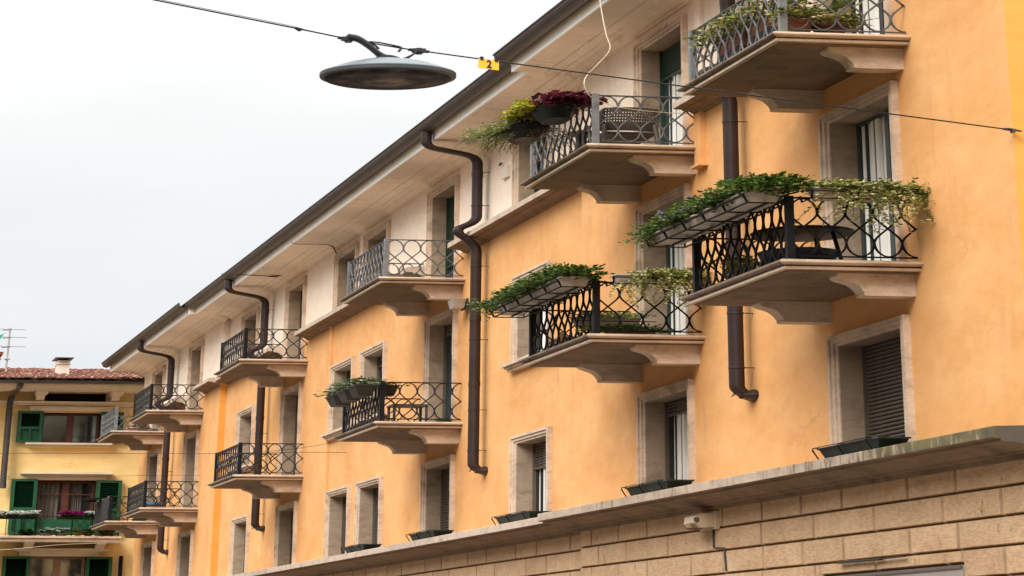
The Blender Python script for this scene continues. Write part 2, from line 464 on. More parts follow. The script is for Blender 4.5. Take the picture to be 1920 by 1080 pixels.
while y < 201: J1.append(y + 2.75); J2.append(y + 1.4); y += 2.75; J1.append(y + 4.15); J2.append(y + 2.9); y += 4.15
for r in range(13):
    z1 = 4.27 - .35 * r; z0 = z1 - .35
    J = sorted(set((J1 if r % 2 == 0 else J2) + [YN, YP, YE]))
    for a, b in zip(J, J[1:]):
        W = W_at((a + b) / 2)
        if z0 < PANEL[2] and a < PANEL[1] and b > PANEL[0]:
            zt = max(z0, PANEL[2])
            if a < PANEL[0]: block(W, a, PANEL[0], max(z0, 0), z1)
            if b > PANEL[1]: block(W, PANEL[1], b, max(z0, 0), z1)
            if z1 - zt > .06: block(W, max(a, PANEL[0]), min(b, PANEL[1]), zt, z1)
        else: block(W, a, b, max(z0, .02), z1)
# blocks of the near gable
for r in range(13):
    z1 = 4.27 - .35 * r; z0 = max(.02, z1 - .35)
    xs = [WN, WN + .9, WN + 2.9, WN + 4.6, WN + 6.5, WN + 9] if r % 2 else [WN, WN + 1.9, WN + 3.8, WN + 5.5, WN + 7.5, WN + 9]
    for a, b in zip(xs, xs[1:]):
        blk.box(a + .03, b - .03, Y0 - .06, Y0 + .2, z0 + .016, z1 - .016, 0)
tag(bk.build('ground_floor_wall', M['joint'], building), 'recessed brown joints of the stone ground floor')
tag(blk.build('stone_blocks', [M['rustic'], M['groove']], building), 'hammered tan stone blocks of the ground floor')

# lower cornice
def cornice(mb, W, y0, y1, m=0):
    prof = [(W + .02, 4.553), (W - .9, 4.535), (W - .915, 4.525), (W - .915, 4.405), (W - .86, 4.392), (W - .8, 4.392), (W - .79, 4.36),
            (W - .62, 4.352), (W - .45, 4.33), (W - .33, 4.285), (W - .3, 4.285), (W - .29, 4.262), (W - .14, 4.255), (W - .13, 4.2), (W + .02, 4.2)]
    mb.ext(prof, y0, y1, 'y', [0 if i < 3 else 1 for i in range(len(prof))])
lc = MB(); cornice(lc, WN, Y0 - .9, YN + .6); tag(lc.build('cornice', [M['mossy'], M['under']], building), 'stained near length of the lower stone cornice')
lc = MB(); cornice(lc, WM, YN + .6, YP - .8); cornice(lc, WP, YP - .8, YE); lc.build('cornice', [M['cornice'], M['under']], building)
lg = MB()
lg.ext([(Y0 + .02, 4.55), (Y0 - .897, 4.53), (Y0 - .897, 4.41), (Y0 - .7, 4.39), (Y0 - .4, 4.34), (Y0 - .12, 4.26), (Y0 - .12, 4.205), (Y0 + .02, 4.205)], WN - .1, 34, 'x')
lg.build('cornice', M['mossy'], building)
# upper cornice in lengths between the balconies
def cornice_up(mb, W, y0, y1):
    prof = [(W + .02, 11.005), (W - .53, 10.985), (W - .55, 10.975), (W - .55, 10.865), (W - .5, 10.858), (W - .36, 10.855), (W - .35, 10.835),
            (W - .22, 10.825), (W - .12, 10.79), (W - .1, 10.76), (W + .02, 10.755)]
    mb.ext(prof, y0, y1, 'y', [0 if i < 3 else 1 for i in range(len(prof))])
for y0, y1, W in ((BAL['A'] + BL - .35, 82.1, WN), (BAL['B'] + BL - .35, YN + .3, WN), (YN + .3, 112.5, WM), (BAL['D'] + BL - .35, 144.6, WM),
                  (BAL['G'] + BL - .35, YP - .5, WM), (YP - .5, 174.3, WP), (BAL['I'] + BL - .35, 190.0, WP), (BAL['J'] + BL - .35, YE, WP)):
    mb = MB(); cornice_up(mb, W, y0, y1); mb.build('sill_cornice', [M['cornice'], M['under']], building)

# eaves: cove, soffit, fascia, gutter, roof
ZS = 13.05
sof, fas, gut, rf = MB(), MB(), MB(), MB()
for y0, y1, W, ye in ((Y0 - 1.2, YN + .9, WN, 0), (YN + .9, YP - 1.0, WM, 0), (YP - 1.0, YE + 1.4, WP, 1)):
    prof = [(W + .05, 12.86), (W - .06, 12.86), (W - .065, 12.89), (W - .15, 12.905), (W - .24, 12.955), (W - .26, 12.985), (W - .42, 12.992), (W - .43, 13.012),
            (W - .71, 13.02), (W - .712, 13.035), (W - .745, 13.036), (W - .75, 13.022), (W - 1.5, ZS - .02), (W - 1.5, 13.2), (W + .05, 13.2)]
    sof.ext(prof, y0, y1)
    sof.box(W - 1.57, W - 1.3, y0, y1, 13.2, 13.39); rf.face([(W - 1.75, y1, 13.38), (28, y1, 13.2), (28, y1, 16.2)]); rf.face([(W - 1.75, y0, 13.38), (28, y0, 13.2), (28, y0, 16.2)])
    fas.box(W - 1.56, W - 1.5, y0 - .02, y1 + .02, ZS - .035, ZS + .105); fas.box(W - 1.585, W - 1.5, y0 - .03, y1 + .03, ZS + .108, ZS + .19, 1)
    cx = W - 1.765; prof = []
    for k in range(11):
        a = PI + PI * k / 10
        prof.append((cx + .225 * math.cos(a), 13.36 + .165 * math.sin(a)))
    prof += [(cx + .2, 13.36)] + [(cx + .2 * math.cos(2 * PI - PI * k / 10), 13.36 + .12 * math.sin(2 * PI - PI * k / 10)) for k in range(1, 10)] + [(cx - .2, 13.36)]
    gut.ext(prof, y0 - .1, y1 + .1, sm=False)
    gut.tube([(cx - .225, y0 - .1, 13.37), (cx - .225, y1 + .1, 13.37)], .022, 8, sc=(1.6, 1, 1))
    rf.face([(W - 1.75, y0 - .1, 13.38), (W - 1.75, y1 + .1, 13.38), (28, y1 + .1, 16.2), (28, y0 - .1, 16.2)])
    rf.face([(34, y0 - .1, 14), (28, y0 - .1, 16.2), (28, y1 + .1, 16.2), (34, y1 + .1, 14)])
sof.build('soffit', M['soffit'], building); fas.build('fascia', [M['white'], M['pale']], building)
gut.build('gutter', M['gutter'], building); rf.build('roof', M['rooftop'], building)

# painted plaster ducts running down the wall
mb = MB(); mb.box(WN - .13, WN + .01, 81.45, 82.0, 9.86, 10.76); mb.box(WN - .2, WN + .01, 81.3, 82.15, 9.82, 9.86); tag(mb.build('wall_duct', M['orange'], building), 'short boxed duct by the upper cornice')
mb = MB(); mb.box(WM - .075, WM + .01, 138.5, 139.0, 4.55, 10.76); mb.build('wall_duct', M['orange'], building)
mb = MB(); mb.box(WN - .1, WN + .01, 81.4, 81.9, 11.0, 12.87); mb.build('wall_duct', M['cream'], building)

# ---------------- windows
def slats(mb, x, y0, y1, z0, z1, h=.056, m=0):
    """roller shutter: a run of small convex slats"""
    n = max(1, int(round((z1 - z0) / h))); h = (z1 - z0) / n
    for i in range(n):
        a = z0 + i * h
        prof = [(x, a), (x - .022, a + .008), (x - .035, a + h * .45), (x - .022, a + h - .012), (x, a + h - .008)]
        rows = [[(u, y0, z) for u, z in prof], [(u, y1, z) for u, z in prof]]
        mb.grid(rows, m, sm=False)

def curtain(mb, x, y0, y1, z0, z1, m=0, rnd=random):
    n = 60; ph = rnd.uniform(0, 6); row0, row1 = [], []
    for i in range(n + 1):
        t = i / n; y = y0 + (y1 - y0) * t
        d = .062 * math.sin(ph + t * 15 + 1.8 * math.sin(t * 6 + ph)) + .02 * math.sin(t * 43 + ph)
        row0.append((x + d, y, z0)); row1.append((x + d * .8, y, z1))
    mb.grid([row0, row1], m, sm=True)

def window(c, z0, z1, kind, frac=.2, sill=False, frame='dark', blind='slat', rnd=random):
    y0 = COLS[c]; W = W_at(y0 + 2); y1 = y0 + CW
    st = MB()
    steps = [(0, .15, .12), (.15, .34, .085), (.34, .497, .045)]; hz = [(.155, .105), (.105, .05), (.05, .003)]
    for (a, b, p), (h1, h0) in zip(steps, hz):
        st.box(W - p, W + .03, y0 + a, y0 + b, z0, z1 + h1)
        st.box(W - p, W + .03, y1 - b, y1 - a, z0, z1 + h1)
        st.box(W - p + .0015, W + .03, y0 + b, y1 - b, z1 + h0, z1 + h1)
    # a joint line in the stone jambs is left by two lengths of the outer band
    zm = z0 + (z1 - z0) * .62
    st.box(W - .128, W - .1, y0 - .004, y0 + .154, zm, z1 + .158)
    a, b = y0 + .5, y1 - .5
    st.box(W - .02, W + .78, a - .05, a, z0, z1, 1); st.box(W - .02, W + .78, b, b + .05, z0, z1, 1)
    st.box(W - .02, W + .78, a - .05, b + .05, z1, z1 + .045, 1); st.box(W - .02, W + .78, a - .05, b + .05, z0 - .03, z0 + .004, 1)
    if sill:
        st.box(W - .3, W + .02, y0 - .4, y1 + .4, z0 - .065, z0 - .003); st.box(W - .22, W + .02, y0 - .3, y1 + .3, z0 - .11, z0 - .065); st.box(W - .16, W + .02, y0 - .2, y1 + .2, z0 - .165, z0 - .11)
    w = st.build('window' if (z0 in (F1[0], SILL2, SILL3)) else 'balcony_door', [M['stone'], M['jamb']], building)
    xf = W + .48
    bk = MB(); bk.box(W + .75, W + .8, a - .05, b + .05, z0, z1 + .045); bk.build('dark_room', M['room'], w)
    fr = MB(); t, tz = .16, .05
    fr.box(xf, xf + .12, a, a + t, z0 + .004, z1); fr.box(xf, xf + .12, b - t, b, z0 + .004, z1)
    fr.box(xf, xf + .12, a + t, b - t, z1 - tz, z1); fr.box(xf, xf + .12, a + t, b - t, z0 + .004, z0 + tz)
    ym = (a + b) / 2; fr.box(xf + .002, xf + .1, ym - .13, ym + .13, z0 + tz, z1 - tz)
    if kind != 'shut':
        fr.box(xf + .004, xf + .09, b - 1.32, b - 1.2, z0 + tz, z1 - tz); fr.box(xf + .004, xf + .07, b - .62, b - .57, z0 + tz, z1 - tz)
        st2 = MB(); st2.box(xf - .01, xf + .06, b - 1.52, b - 1.32, z0 + tz, z1 - tz - .01); st2.box(xf - .01, xf + .06, b - 1.2, b - 1.06, z0 + tz, z1 - tz - .01); st2.build('casement_stile', M['curtain'], w)
    fr.build('window_frame', M[frame], w)
    top = z1 - tz
    if kind != 'shut':
        gl = MB(); gl.face([(xf + .2, b - t, z0 + tz), (xf + .2, a + t, z0 + tz), (xf + .2, a + t, top), (xf + .2, b - t, top)]); gl.build('pane', M['glass'], w)
        cu = MB(); g = .14 * (b - a)
        for (p, q) in ((a + t + .03, ym - .25 - .3 * rnd.random()), (ym + .15 * rnd.random(), b - t - .03)):
            curtain(cu, W + .58, p, q, z0 + .06, top, rnd=rnd)
        cu.build('curtain', M['curtain'], w)
    if kind == 'shut' or frac > 0:
        zb = z0 + .01 if kind == 'shut' else z1 - frac * (z1 - z0)
        rs = MB(); slats(rs, xf - .01, a + .07, b - .07, zb, z1 - .01)
        if kind != 'shut': rs.box(xf - .075, xf - .012, a + .06, b - .06, zb - .02, zb)
        rs.box(xf - .09, xf - .005, a + .001, a + .07, z0 + .006, z1 - .002); rs.box(xf - .09, xf - .005, b - .07, b - .001, z0 + .006, z1 - .002)
        rs.build('roller_shutter', M[blind], w)
    return w

wr = random.Random(3)
window('A', *F1, 'shut'); window('B', *F1, 'open', .14, rnd=wr); window('C', *F1, 'open', .3, rnd=wr)
for c in 'DEF': window(c, *F1, 'shut')
for c in 'GHIJ': window(c, *F1, 'shut' if c != 'H' else 'open', .4, rnd=wr)
window('A', *F2, 'open', 0, frame='bluegreen', rnd=wr); window('B', *F2, 'open', 0, frame='bluegreen', rnd=wr)
window('C', SILL2, F2[1], 'open', .25, True, rnd=wr); window('D', *F2, 'open', .1, frame='bluegreen', rnd=wr)
for c in 'EFH': window(c, SILL2, F2[1], 'open', .15, True, rnd=wr)
for c in 'GIJ': window(c, *F2, 'open', .2, rnd=wr)
window('A', *F3, 'open', 0, frame='dark', rnd=wr); window('B', *F3, 'open', .24, frame='bluegreen', blind='slatgreen', rnd=wr)
window('C', SILL3, F3[1], 'open', .2, blind='slatgreen', rnd=wr); window('D', *F3, 'open', .72, frame='bluegreen', blind='slatgreen', rnd=wr)
for c in 'EFH': window(c, SILL3, F3[1], 'open', .3, rnd=wr)
for c in 'GIJ': window(c, *F3, 'open', .3, rnd=wr)

# ---------------- balconies
def rail_panel(mb, p0, p1, z0, h, per, r=.0088):
    """interlaced waves between two bars from p0 to p1 (x, y)"""
    p0 = Vector(p0); p1 = Vector(p1); d = p1 - p0
    L = d.length; n = max(2, int(round(L / per - .5))); per = L / (n + .5)
    arm = [(.5 * math.sin(k * PI / 12), .25 - .25 * math.cos(k * PI / 12)) for k in range(7)]
    for k in range(1, 6):
        t = k / 5; q = 1 - t
        arm.append((q**3 * .5 + 3 * q * q * t * .52 + 3 * q * t * t * .76 + t**3, q**3 * .25 + 3 * q * q * t * .33 + 3 * q * t * t * .40 + t**3 * .5))
    arm += [(2 - x, 1 - h_) for x, h_ in arm[-2::-1]]
    for jx in range(-2, n + 3):
        for sg in (1, -1):
            run = []
            for k, (x, hh) in enumerate(arm):
                u = (jx + .5 + sg * x) * per; run.append((u, hh))
            path = []
            for k, (u, hh) in enumerate(run):
                ins = 0 <= u <= L
                if k and ins != (0 <= run[k - 1][0] <= L):
                    u0, h0 = run[k - 1]; e = 0 if min(u, u0) < 0 else L
                    f = (e - u0) / (u - u0) if abs(u - u0) > 1e-9 else 0
                    path.append((e, h0 + (hh - h0) * f))
                if ins: path.append((u, hh))
            if len(path) > 1:
                pts = []
                for u, hh in path:
                    q = p0 + d * (u / L); pts.append((q.x, q.y, z0 + .012 + (h - .024) * hh))
                mb.tube(pts, r, 5)
    for z, rr in ((z0, .011), (z0 + h, .013)):
        mb.tube([(p0.x, p0.y, z), (p1.x, p1.y, z)], rr, 6)

def balcony(c, z, grey):
    yb = BAL[c]; W = W_at(yb + 3); xo = W - 2.3; ye = yb + BL
    s = MB()
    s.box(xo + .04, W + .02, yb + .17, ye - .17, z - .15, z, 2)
    # lip under the nosing
    s.box(xo - .065, W + .01, yb - .0, ye + .0, z - .132, z - .096)
    # half-round nosing on the three free sides
    def nose(k):
        a = PI * k / 8; return .12 * math.sin(a), .038 * math.cos(a)
    rows = []
    for k in range(9):
        u, v = nose(k); zz = z - .038 + v
        rows.append([(W + .01, yb + .03 - u * 1.5, zz), (xo - .04 - u, yb + .03 - u * 1.5, zz), (xo - .04 - u, ye - .03 + u * 1.5, zz), (W + .01, ye - .03 + u * 1.5, zz)])
    s.grid([[q[0], q[1]] for q in rows], 0, True); s.grid([[q[1], q[2]] for q in rows], 1, True); s.grid([[q[2], q[3]] for q in rows], 0, True)
    s.face([(W + .01, yb + .03, z + .001), (xo - .04, yb + .03, z + .001), (xo - .04, ye - .03, z + .001), (W + .01, ye - .03, z + .001)][::-1])
    s.face([(W + .01, yb + .03, z - .076), (xo - .04, yb + .03, z - .076), (xo - .04, ye - .03, z - .076), (W + .01, ye - .03, z - .076)])
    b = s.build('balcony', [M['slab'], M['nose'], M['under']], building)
    for yk in (yb + .4, yb + 5.9):
        cv = [(1.34, .0), (1.345, .035), (1.32, .062), (1.26, .083), (1.18, .098), (1.08, .122), (1.0, .157), (.94, .202), (.902, .245), (.885, .268), (.90, .281), (.892, .294), (.86, .30)]
        pr = [(W + .02, z - .149)] + [(W - a, z - .149 - b_) for a, b_ in cv] + [(W + .02, z - .449)]
        k = MB(); k.ext(pr, yk, yk + .55); k.build('bracket', M['bracket'], b)
    g = M['irongrey'] if grey else (M['iron'] if c in 'AB' else M['ironmid'])
    rl = MB(); h = .80; zb = z + .055; xr = W - 2.2; ya, yz = yb + .16, ye - .16
    rail_panel(rl, (xr, ya), (W - .02, ya), zb, h, .47); rail_panel(rl, (xr, ya), (xr, yz), zb, h, .63); rail_panel(rl, (xr, yz), (W - .02, yz), zb, h, .47)
    rl.build('railing', g, b)
    for yy in (ya, yz):
        p = MB(); p.box(xr - .065, xr + .065, yy - .085, yy + .085, z, zb + h + .02); p.build('post', M['post'] if grey else M['iron'], b)
    return b
for c in 'ABDGIJ':
    balcony(c, F3[0], c in 'ABDJ'); balcony(c, F2[0], False)

# ---------------- downpipes
def arc_path(pts, rad=.16, n=5):
    """polyline with rounded corners (real proportions)"""
    P = [Vector((a / S[0], b / S[1], c)) for a, b, c in pts]; out = [P[0]]
    for i in range(1, len(P) - 1):
        a, b, c = P[i - 1], P[i], P[i + 1]; u = (a - b); v = (c - b)
        r = min(rad, u.length * .48, v.length * .48); s, e = b + u.normalized() * r, b + v.normalized() * r
        for k in range(n + 1):
            t = k / n; out.append(s * (1 - t) ** 2 + b * 2 * t * (1 - t) + e * t * t)
    out.append(P[-1]); return [(p.x * S[0], p.y * S[1], p.z) for p in out]

def downpipe(y, sbend=True, top=True):
    W = W_at(y); x = W - .33; R = .052
    mb = MB(); path = []
    path += [(W - 1.77, y, 13.2), (W - 1.77, y, 12.93), (W - 1.62, y, 12.84), (x, y, 12.66)]
    if sbend: path += [(x, y, 11.2), (W - .84, y, 11.03), (W - .84, y, 10.93), (x, y, 10.66)]
    path += [(x, y, 5.93), (W - .18, y, 5.84), (W - .05, y, 5.83)]
    mb.tube(arc_path(path), R, 14)
    for zz in (12.2, 9.0, 7.6): mb.tube([(x, y, zz), (x, y, zz + .1)], R * 1.07, 14)
    o = mb.build('downpipe', M['pipe'], building)
    c = MB(); rows = []
    for k, (dx, r) in enumerate(((.26, .05), (.15, .066), (.06, .088), (.0, .098), (-.01, .07))):
        rows.append([(W - dx, y + r * S[1] * math.cos(2 * PI * j / 16), 5.83 + r * math.sin(2 * PI * j / 16)) for j in range(16)])
    c.grid(rows, 0, True, closed=True); c.build('pipe_collar', M['pipe'], o)
    for zz in (12.3, 11.55, 10.2, 8.6, 7.1, 6.25) if sbend else (10.3, 8.7, 6.25):
        k = MB(); k.tube([(x, y, zz - .008), (x, y, zz + .012)], R * 1.1, 14); k.tube([(x, y - .1, zz), (W + .01, y - .1, zz)], .007, 5); k.build('pipe_clamp', M['lampdark'], o)
    k = MB(); k.tube([(x - .02, y, 5.87), (x - .13, y - .05, 5.8)], [.012, .003], 5); k.build('drain_spike', M['lampdark'], o)
for y in (77.9, 109.1, 154.9, 185.7): downpipe(y)

# ---------------- fittings on the wall
t = thing('floodlight', (19.4, 112.0, 9.55), 'small silver floodlight with black rim above the lower balcony door', 'floodlight')
mb = MB(); mb.taper(18.98, 19.36, 111.6, 112.5, 9.47, 9.66, .05, .12); mb.build('housing', M['aluminium'], t)
mb = MB(); mb.box(19.36, 19.41, 111.55, 112.55, 9.455, 9.675); mb.box(19.41, 19.5, 111.9, 112.2, 9.53, 9.6); mb.build('rim', M['lampdark'], t)
t = thing('wall_sensor', (19.08, 81.3, 3.95), 'cream plastic alarm siren box on the stone ground floor wall', 'siren box')
mb = MB(); mb.ext([(18.64, 4.0), (18.66, 4.10), (18.74, 4.135), (19.0, 4.14), (19.0, 3.93), (18.9, 3.935), (18.74, 3.92)], 80.9, 82.0); mb.box(19.0, 19.075, 80.75, 82.15, 3.90, 4.17); mb.build('housing', M['sensor'], t)
mb = MB(); mb.face([(18.665 + .06 * math.cos(a) - .02, 80.893, 4.04 + .045 * math.sin(a)) for a in [2 * PI * k / 16 for k in range(16)]][::-1]); mb.build('lens', M['slat'], t); mb = MB(); mb.lathe([(.001, 0), (.045, 0), (.06, .02)], (18.72, 81.4, 3.905), 14, 0, S[0], S[1]); mb.build('grille', M['terradark'], t)
mb = MB(); mb.tube(arc_path([(19.055, 81.2, 3.94), (19.055, 81.2, 3.62), (19.055, 80.3, 3.60), (19.055, 80.2, 3.25)], .03), .009, 6)
tag(mb.build('cable_conduit', M['lampdark'], loc=(19.05, 81, 3.6)), 'thin dark conduit dropping from the siren box down the stone blocks', 'cable')
t = thing('junction_box', (19.5, 106.3, 12.0), 'small white box on the cream wall beside the upper downpipe', 'junction box')
mb = MB(); mb.box(19.4, 19.505, 105.9, 106.75, 11.93, 12.17); mb.build('lid', M['boxwhite'], t)
mb = MB(); mb.tube([(19.45, 107, 12.33), (19.4, 107, 12.26)], .012, 6); mb.build('cable_gland', M['lampdark'], t)
t = thing('shop_shutter', (19.2, 68.7, 0), 'flat grey metal shop shutter set in the stone ground floor', 'shutter')
mb = MB(); mb.box(WN - .03, WN + .0, PANEL[0] + .1, PANEL[1] - .1, 0, PANEL[2] - .02); mb.build('sheet', M['panel'], t)
mb = MB(); mb.box(WN - .06, WN - .032, PANEL[0] + .12, PANEL[1] - .12, PANEL[2] - .06, PANEL[2] - .025); mb.build('top_rail', M['slat'], t)
mb = MB(); mb.tube([(19.0, 71.6, 3.2), (19.0, 68.8, 3.195)], .016, 6); mb.tube([(19.0, 69.9, 3.195), (19.0, 67.4, 3.2)], .01, 5); mb.tube([(19.08, 70.5, 3.2), (19.0, 70.5, 3.2)], .01, 5)
tag(mb.build('awning_bar', M['cable'], loc=(19.0, 70, 3.2)), 'short black bar fixed above the grey shop shutter', 'bar')

# ---------------- green window troughs on the lower cornice
TR = [('A', 66.45, 70.3, 'dark green trough in a wire holder under the large fully closed shutter'),
      ('B', 82.3, 86.2, 'dark green trough on the cornice under the window nearest the siren box'),
      ('C', 99.0, 103.4, 'dark green trough under the window whose brown shutter is a third down'),
      ('D', 112.7, 116.7, 'dark green trough on the cornice left of the lowest bend of the second downpipe'),
      ('E', 125.3, 129.2, 'dark green trough between the pair of close set closed windows')]
for c, y0, y1, lab in TR:
    W = W_at(y0); x0, x1 = W - .74, W - .22; z0, z1 = 4.565, 4.685
    t = thing('window_trough', (W - .5, (y0 + y1) / 2, 4.56), lab, 'planter', 'green troughs on the lower cornice')
    mb = MB(); mb.taper(x0, x1, y0, y1, z0, z1, .05, .2); mb.taper(x0 - .025, x1 + .025, y0 - .04, y1 + .04, z1, z1 + .022, -.004, -.004)
    for k in range(4):
        yy = y0 + .6 + (y1 - y0 - 1.2) * k / 3; mb.box(x0 + .03, x0 + .08, yy, yy + .12, z0 + .03, z1)
    mb.build('trough', M['tray'], t)
    mb = MB()
    for yy in (y0 + .5, y1 + .15, (y0 + y1) / 2 + .4):
        mb.tube([(x1, yy, z1 + .03), (x0 - .06, yy, z1 + .03), (x0 - .08, yy, z1 + .0), (x0 + .03, yy, z0 - .01), (x1, yy, z0 - .012)], .006, 5)
    mb.tube([(x0 - .06, y0 + .4, z1 + .03), (x0 - .06, y1 + .2, z1 + .03)], .006, 5); mb.tube([(x0 + .03, y0 + .4, z0 - .01), (x0 + .03, y1 + .2, z0 - .01)], .006, 5)
    mb.build('wire_holder', M['iron'], t)

# ------------------------------------------------------------------ plants
def fern(mb, c, ext, n, rnd, size=.05, m=0, wr=.24, up=.35):
    """feathery mass: many short sprays leaving a long low cushion c (world) of half-size ext (world)"""
    lumps = [(rnd.uniform(-.9, .9), rnd.uniform(-.5, .5), rnd.uniform(.6, 1.15)) for _ in range(12)]
    for i in range(n):
        lx, ly, lh = rnd.choice(lumps)
        u = max(-1, min(1, lx + rnd.gauss(0, .16))); v = max(-1.15, min(1.15, ly + rnd.gauss(0, .35))); h = rnd.random() ** .7 * lh
        e = 1 - .35 * max(abs(u), abs(v)) ** 2
        p = (c[0] + v * ext[0], c[1] + u * ext[1], c[2] + h * ext[2] * e)
        d = Vector((v * .9 + rnd.gauss(0, .5), u * .7 + rnd.gauss(0, .5), up + rnd.gauss(0, .4))).normalized()
        L = size * rnd.uniform(.6, 1.5)
        for k in range(3):
            q = (p[0] + d.x * L * k * .5 * S[0], p[1] + d.y * L * k * .5 * S[1], p[2] + d.z * L * k * .5)
            mb.leaf(q, d + Vector((rnd.gauss(0, .5), rnd.gauss(0, .5), rnd.gauss(0, .35))), L * .75, L * wr, m, rnd=rnd)

def sprig(mb, p, d, L, rnd, size=.03, droop=.5, m=0, stem=None, gap=.03, wob=.3):
    """one trailing shoot with leaves on both sides; p world, d real direction"""
    q = Vector((p[0] / S[0], p[1] / S[1], p[2])); v = Vector(d).normalized(); path = [tuple(p)]
    n = max(2, int(L / gap))
    for i in range(n):
        v = (v + Vector((rnd.gauss(0, wob * .3), rnd.gauss(0, wob * .3), -droop * gap * 6 + rnd.gauss(0, wob * .2)))).normalized()
        q = q + v * gap; w = (q.x * S[0], q.y * S[1], q.z); path.append(w)
        for s in range(2):
            if rnd.random() < .8: mb.leaf(w, v * .4 + Vector((rnd.gauss(0, .8), rnd.gauss(0, .8), rnd.gauss(.1, .6))), size * rnd.uniform(.6, 1.3), size * rnd.uniform(.25, .4), m, rnd=rnd)
    if stem is not None: mb.tube(path, .0025, 3, stem, sm=False, caps=False)

def blossom(mb, p, r, rnd, m=0):
    for k in range(6):
        a = 2 * PI * k / 6 + rnd.random()
        mb.leaf(p, (math.cos(a), math.sin(a) * .7 - .4, rnd.uniform(-.1, .5)), r, r * .4, m, rnd=rnd)

def planter_box(mb, x0, x1, y0, y1, z0, z1, m=0, dx=.05, dy=.08):
    mb.taper(x0, x1, y0, y1, z0, z1, dx, dy, m); mb.taper(x0 - .03, x1 + .03, y0 - .04, y1 + .04, z1, z1 + .02, .0, .0, m)

def flower_side(c, rnd, storey):
    """the wire rack of four planters outside the long rail and the ivy trough outside the short one"""
    yb = BAL[c]; W = W_at(yb + 3); xr = W - 2.2; zr = F2[0] + .855
    which = {'A': 'nearest black railed balcony', 'B': 'second black railed balcony'}[c]
    # rack
    x0, x1 = xr - .82, xr - .1; ya, yz = yb - .05, yb + 7.6; z0 = zr - .10
    mb = MB()
    for x, z in ((x0 + .05, z0), (x0 + .4, z0 - .005), (x1, z0), (x0 - .02, z0 + .1), (x1 + .02, z0 + .12)): mb.tube([(x, ya, z), (x, yz, z)], .0105, 5)
    for k in range(6):
        y = ya + (yz - ya) * k / 5
        mb.tube([(x1 + .16, y, z0 + .15), (x1, y, z0 + .12), (x1, y, z0), (x0 + .05, y, z0), (x0 - .02, y, z0 + .1)], .0105, 5)
        mb.tube(smooth_path([(x0 - .02, y, z0 + .1), (x0 - .06, y + .1, z0 + .14), (x0 - .03, y + .3, z0 + .16), (x0 + .02, y + .25, z0 + .13)], 4), .007, 5)
    tag(mb.build('planter_rack', M['iron'], loc=(x0, (ya + yz) / 2, z0)), f'long black wire rack hung outside the {which}', 'rack')
    dl = ['planter of dense fern nearest the corner post', 'fern planter second from the corner post',
          'fern planter third from the corner post', 'fern planter spilling past the rack end']
    for k in range(4):
        y0 = ya + .08 + k * 1.95; y1 = y0 + 1.52
        t = thing('balcony_planter', ((x0 + x1) / 2, (y0 + y1) / 2, z0), f'beige {dl[k]}, {which}', 'planter', 'fern planters in the wire racks')
        mb = MB(); planter_box(mb, x0 + .07, x1 - .05, y0, y1, z0 + .01, z0 + .155, 0, .08, .12); mb.build('planter', M['boxplastic'], t)
        mb = MB(); fern(mb, ((x0 + x1) / 2, (y0 + y1) / 2, z0 + .13), (.56, 1.2, .20 + .05 * (k == 0)), 950, rnd, .05)
        for _ in range(20): sprig(mb, ((x0 + x1) / 2 + rnd.uniform(-.5, .35), rnd.uniform(y0, y1), z0 + .2), (rnd.uniform(-1.2, .6), rnd.uniform(-.3, .4), rnd.uniform(0, .6)), rnd.uniform(.08, .2), rnd, .03, .3)
        if k == 3:
            for _ in range(26): sprig(mb, (x0 + rnd.uniform(-.2, .3), y1 - rnd.uniform(0, .6), z0 + rnd.uniform(.05, .16)), (rnd.uniform(-1.6, -.2), rnd.uniform(0, .6), rnd.uniform(-.3, .35)), rnd.uniform(.08, .24), rnd, .032, .5)
        mb.build('foliage', M['fern'], t)
        if k:
            mb = MB()
            for _ in range(7 if k < 3 else 3): blossom(mb, (x0 + rnd.uniform(-.35, .2), rnd.uniform(y0, y1), z0 + rnd.uniform(.2, .3)), rnd.uniform(.022, .034), rnd)
            mb.build('blossom', M['violet'], t)
    # ivy trough on the short side
    t = thing('ivy_trough', ((xr + W) / 2, yb - .2, zr - .05), f'beige trough of trailing variegated ivy, short side of {which}', 'planter')
    mb = MB(); xa, xb = xr + .3, W - .35
    planter_box(mb, xa, xa + (xb - xa) * .48, yb - .55, yb + .02, zr - .06, zr + .07); planter_box(mb, xa + (xb - xa) * .52, xb, yb - .55, yb + .02, zr - .06, zr + .07)
    mb.build('planter', M['boxplastic'], t)
    mb = MB()
    for z in (zr - .07, zr + .03): mb.tube([(xa - .12, yb - .62, z), (W - .1 + (.25 if c == 'A' else 0), yb - .62, z)], .008, 5)
    for x in (xa - .1, xa + .7, xb + .15): mb.tube([(x, yb + .16, zr + .02), (x, yb + .05, zr - .07), (x, yb - .62, zr - .07), (x, yb - .66, zr + .05)], .008, 5)
    mb.build('wire_holder', M['iron'], t)
    mb = MB()
    for _ in range(330):
        u = rnd.random(); x = xa + (xb - xa + .15) * (u if c == 'A' else .35 + .65 * u)
        sprig(mb, (x, yb - rnd.uniform(0, .5), zr + .08), (rnd.gauss(0, .8), rnd.gauss(-.2, .5), rnd.uniform(0, 1)), rnd.uniform(.06, .19), rnd, .038, .5, 0, 1)
    for _ in range(54):
        x = xa + (xb - xa) * (.3 + .7 * rnd.random())
        sprig(mb, (x, yb - .55, zr + .08), (rnd.gauss(0, .5), -.12, -.15), rnd.uniform(.18, .72), rnd, .032, .9, 0, 1, wob=.6)
    for _ in range(8):
        sprig(mb, (xb, yb - .4, zr + .05), (1, rnd.gauss(0, .3), rnd.uniform(-.2, .4)), rnd.uniform(.12, .26), rnd, .03, .3, 0, 1)
    mb.build('ivy', [M['ivy'], M['dryvine']], t)
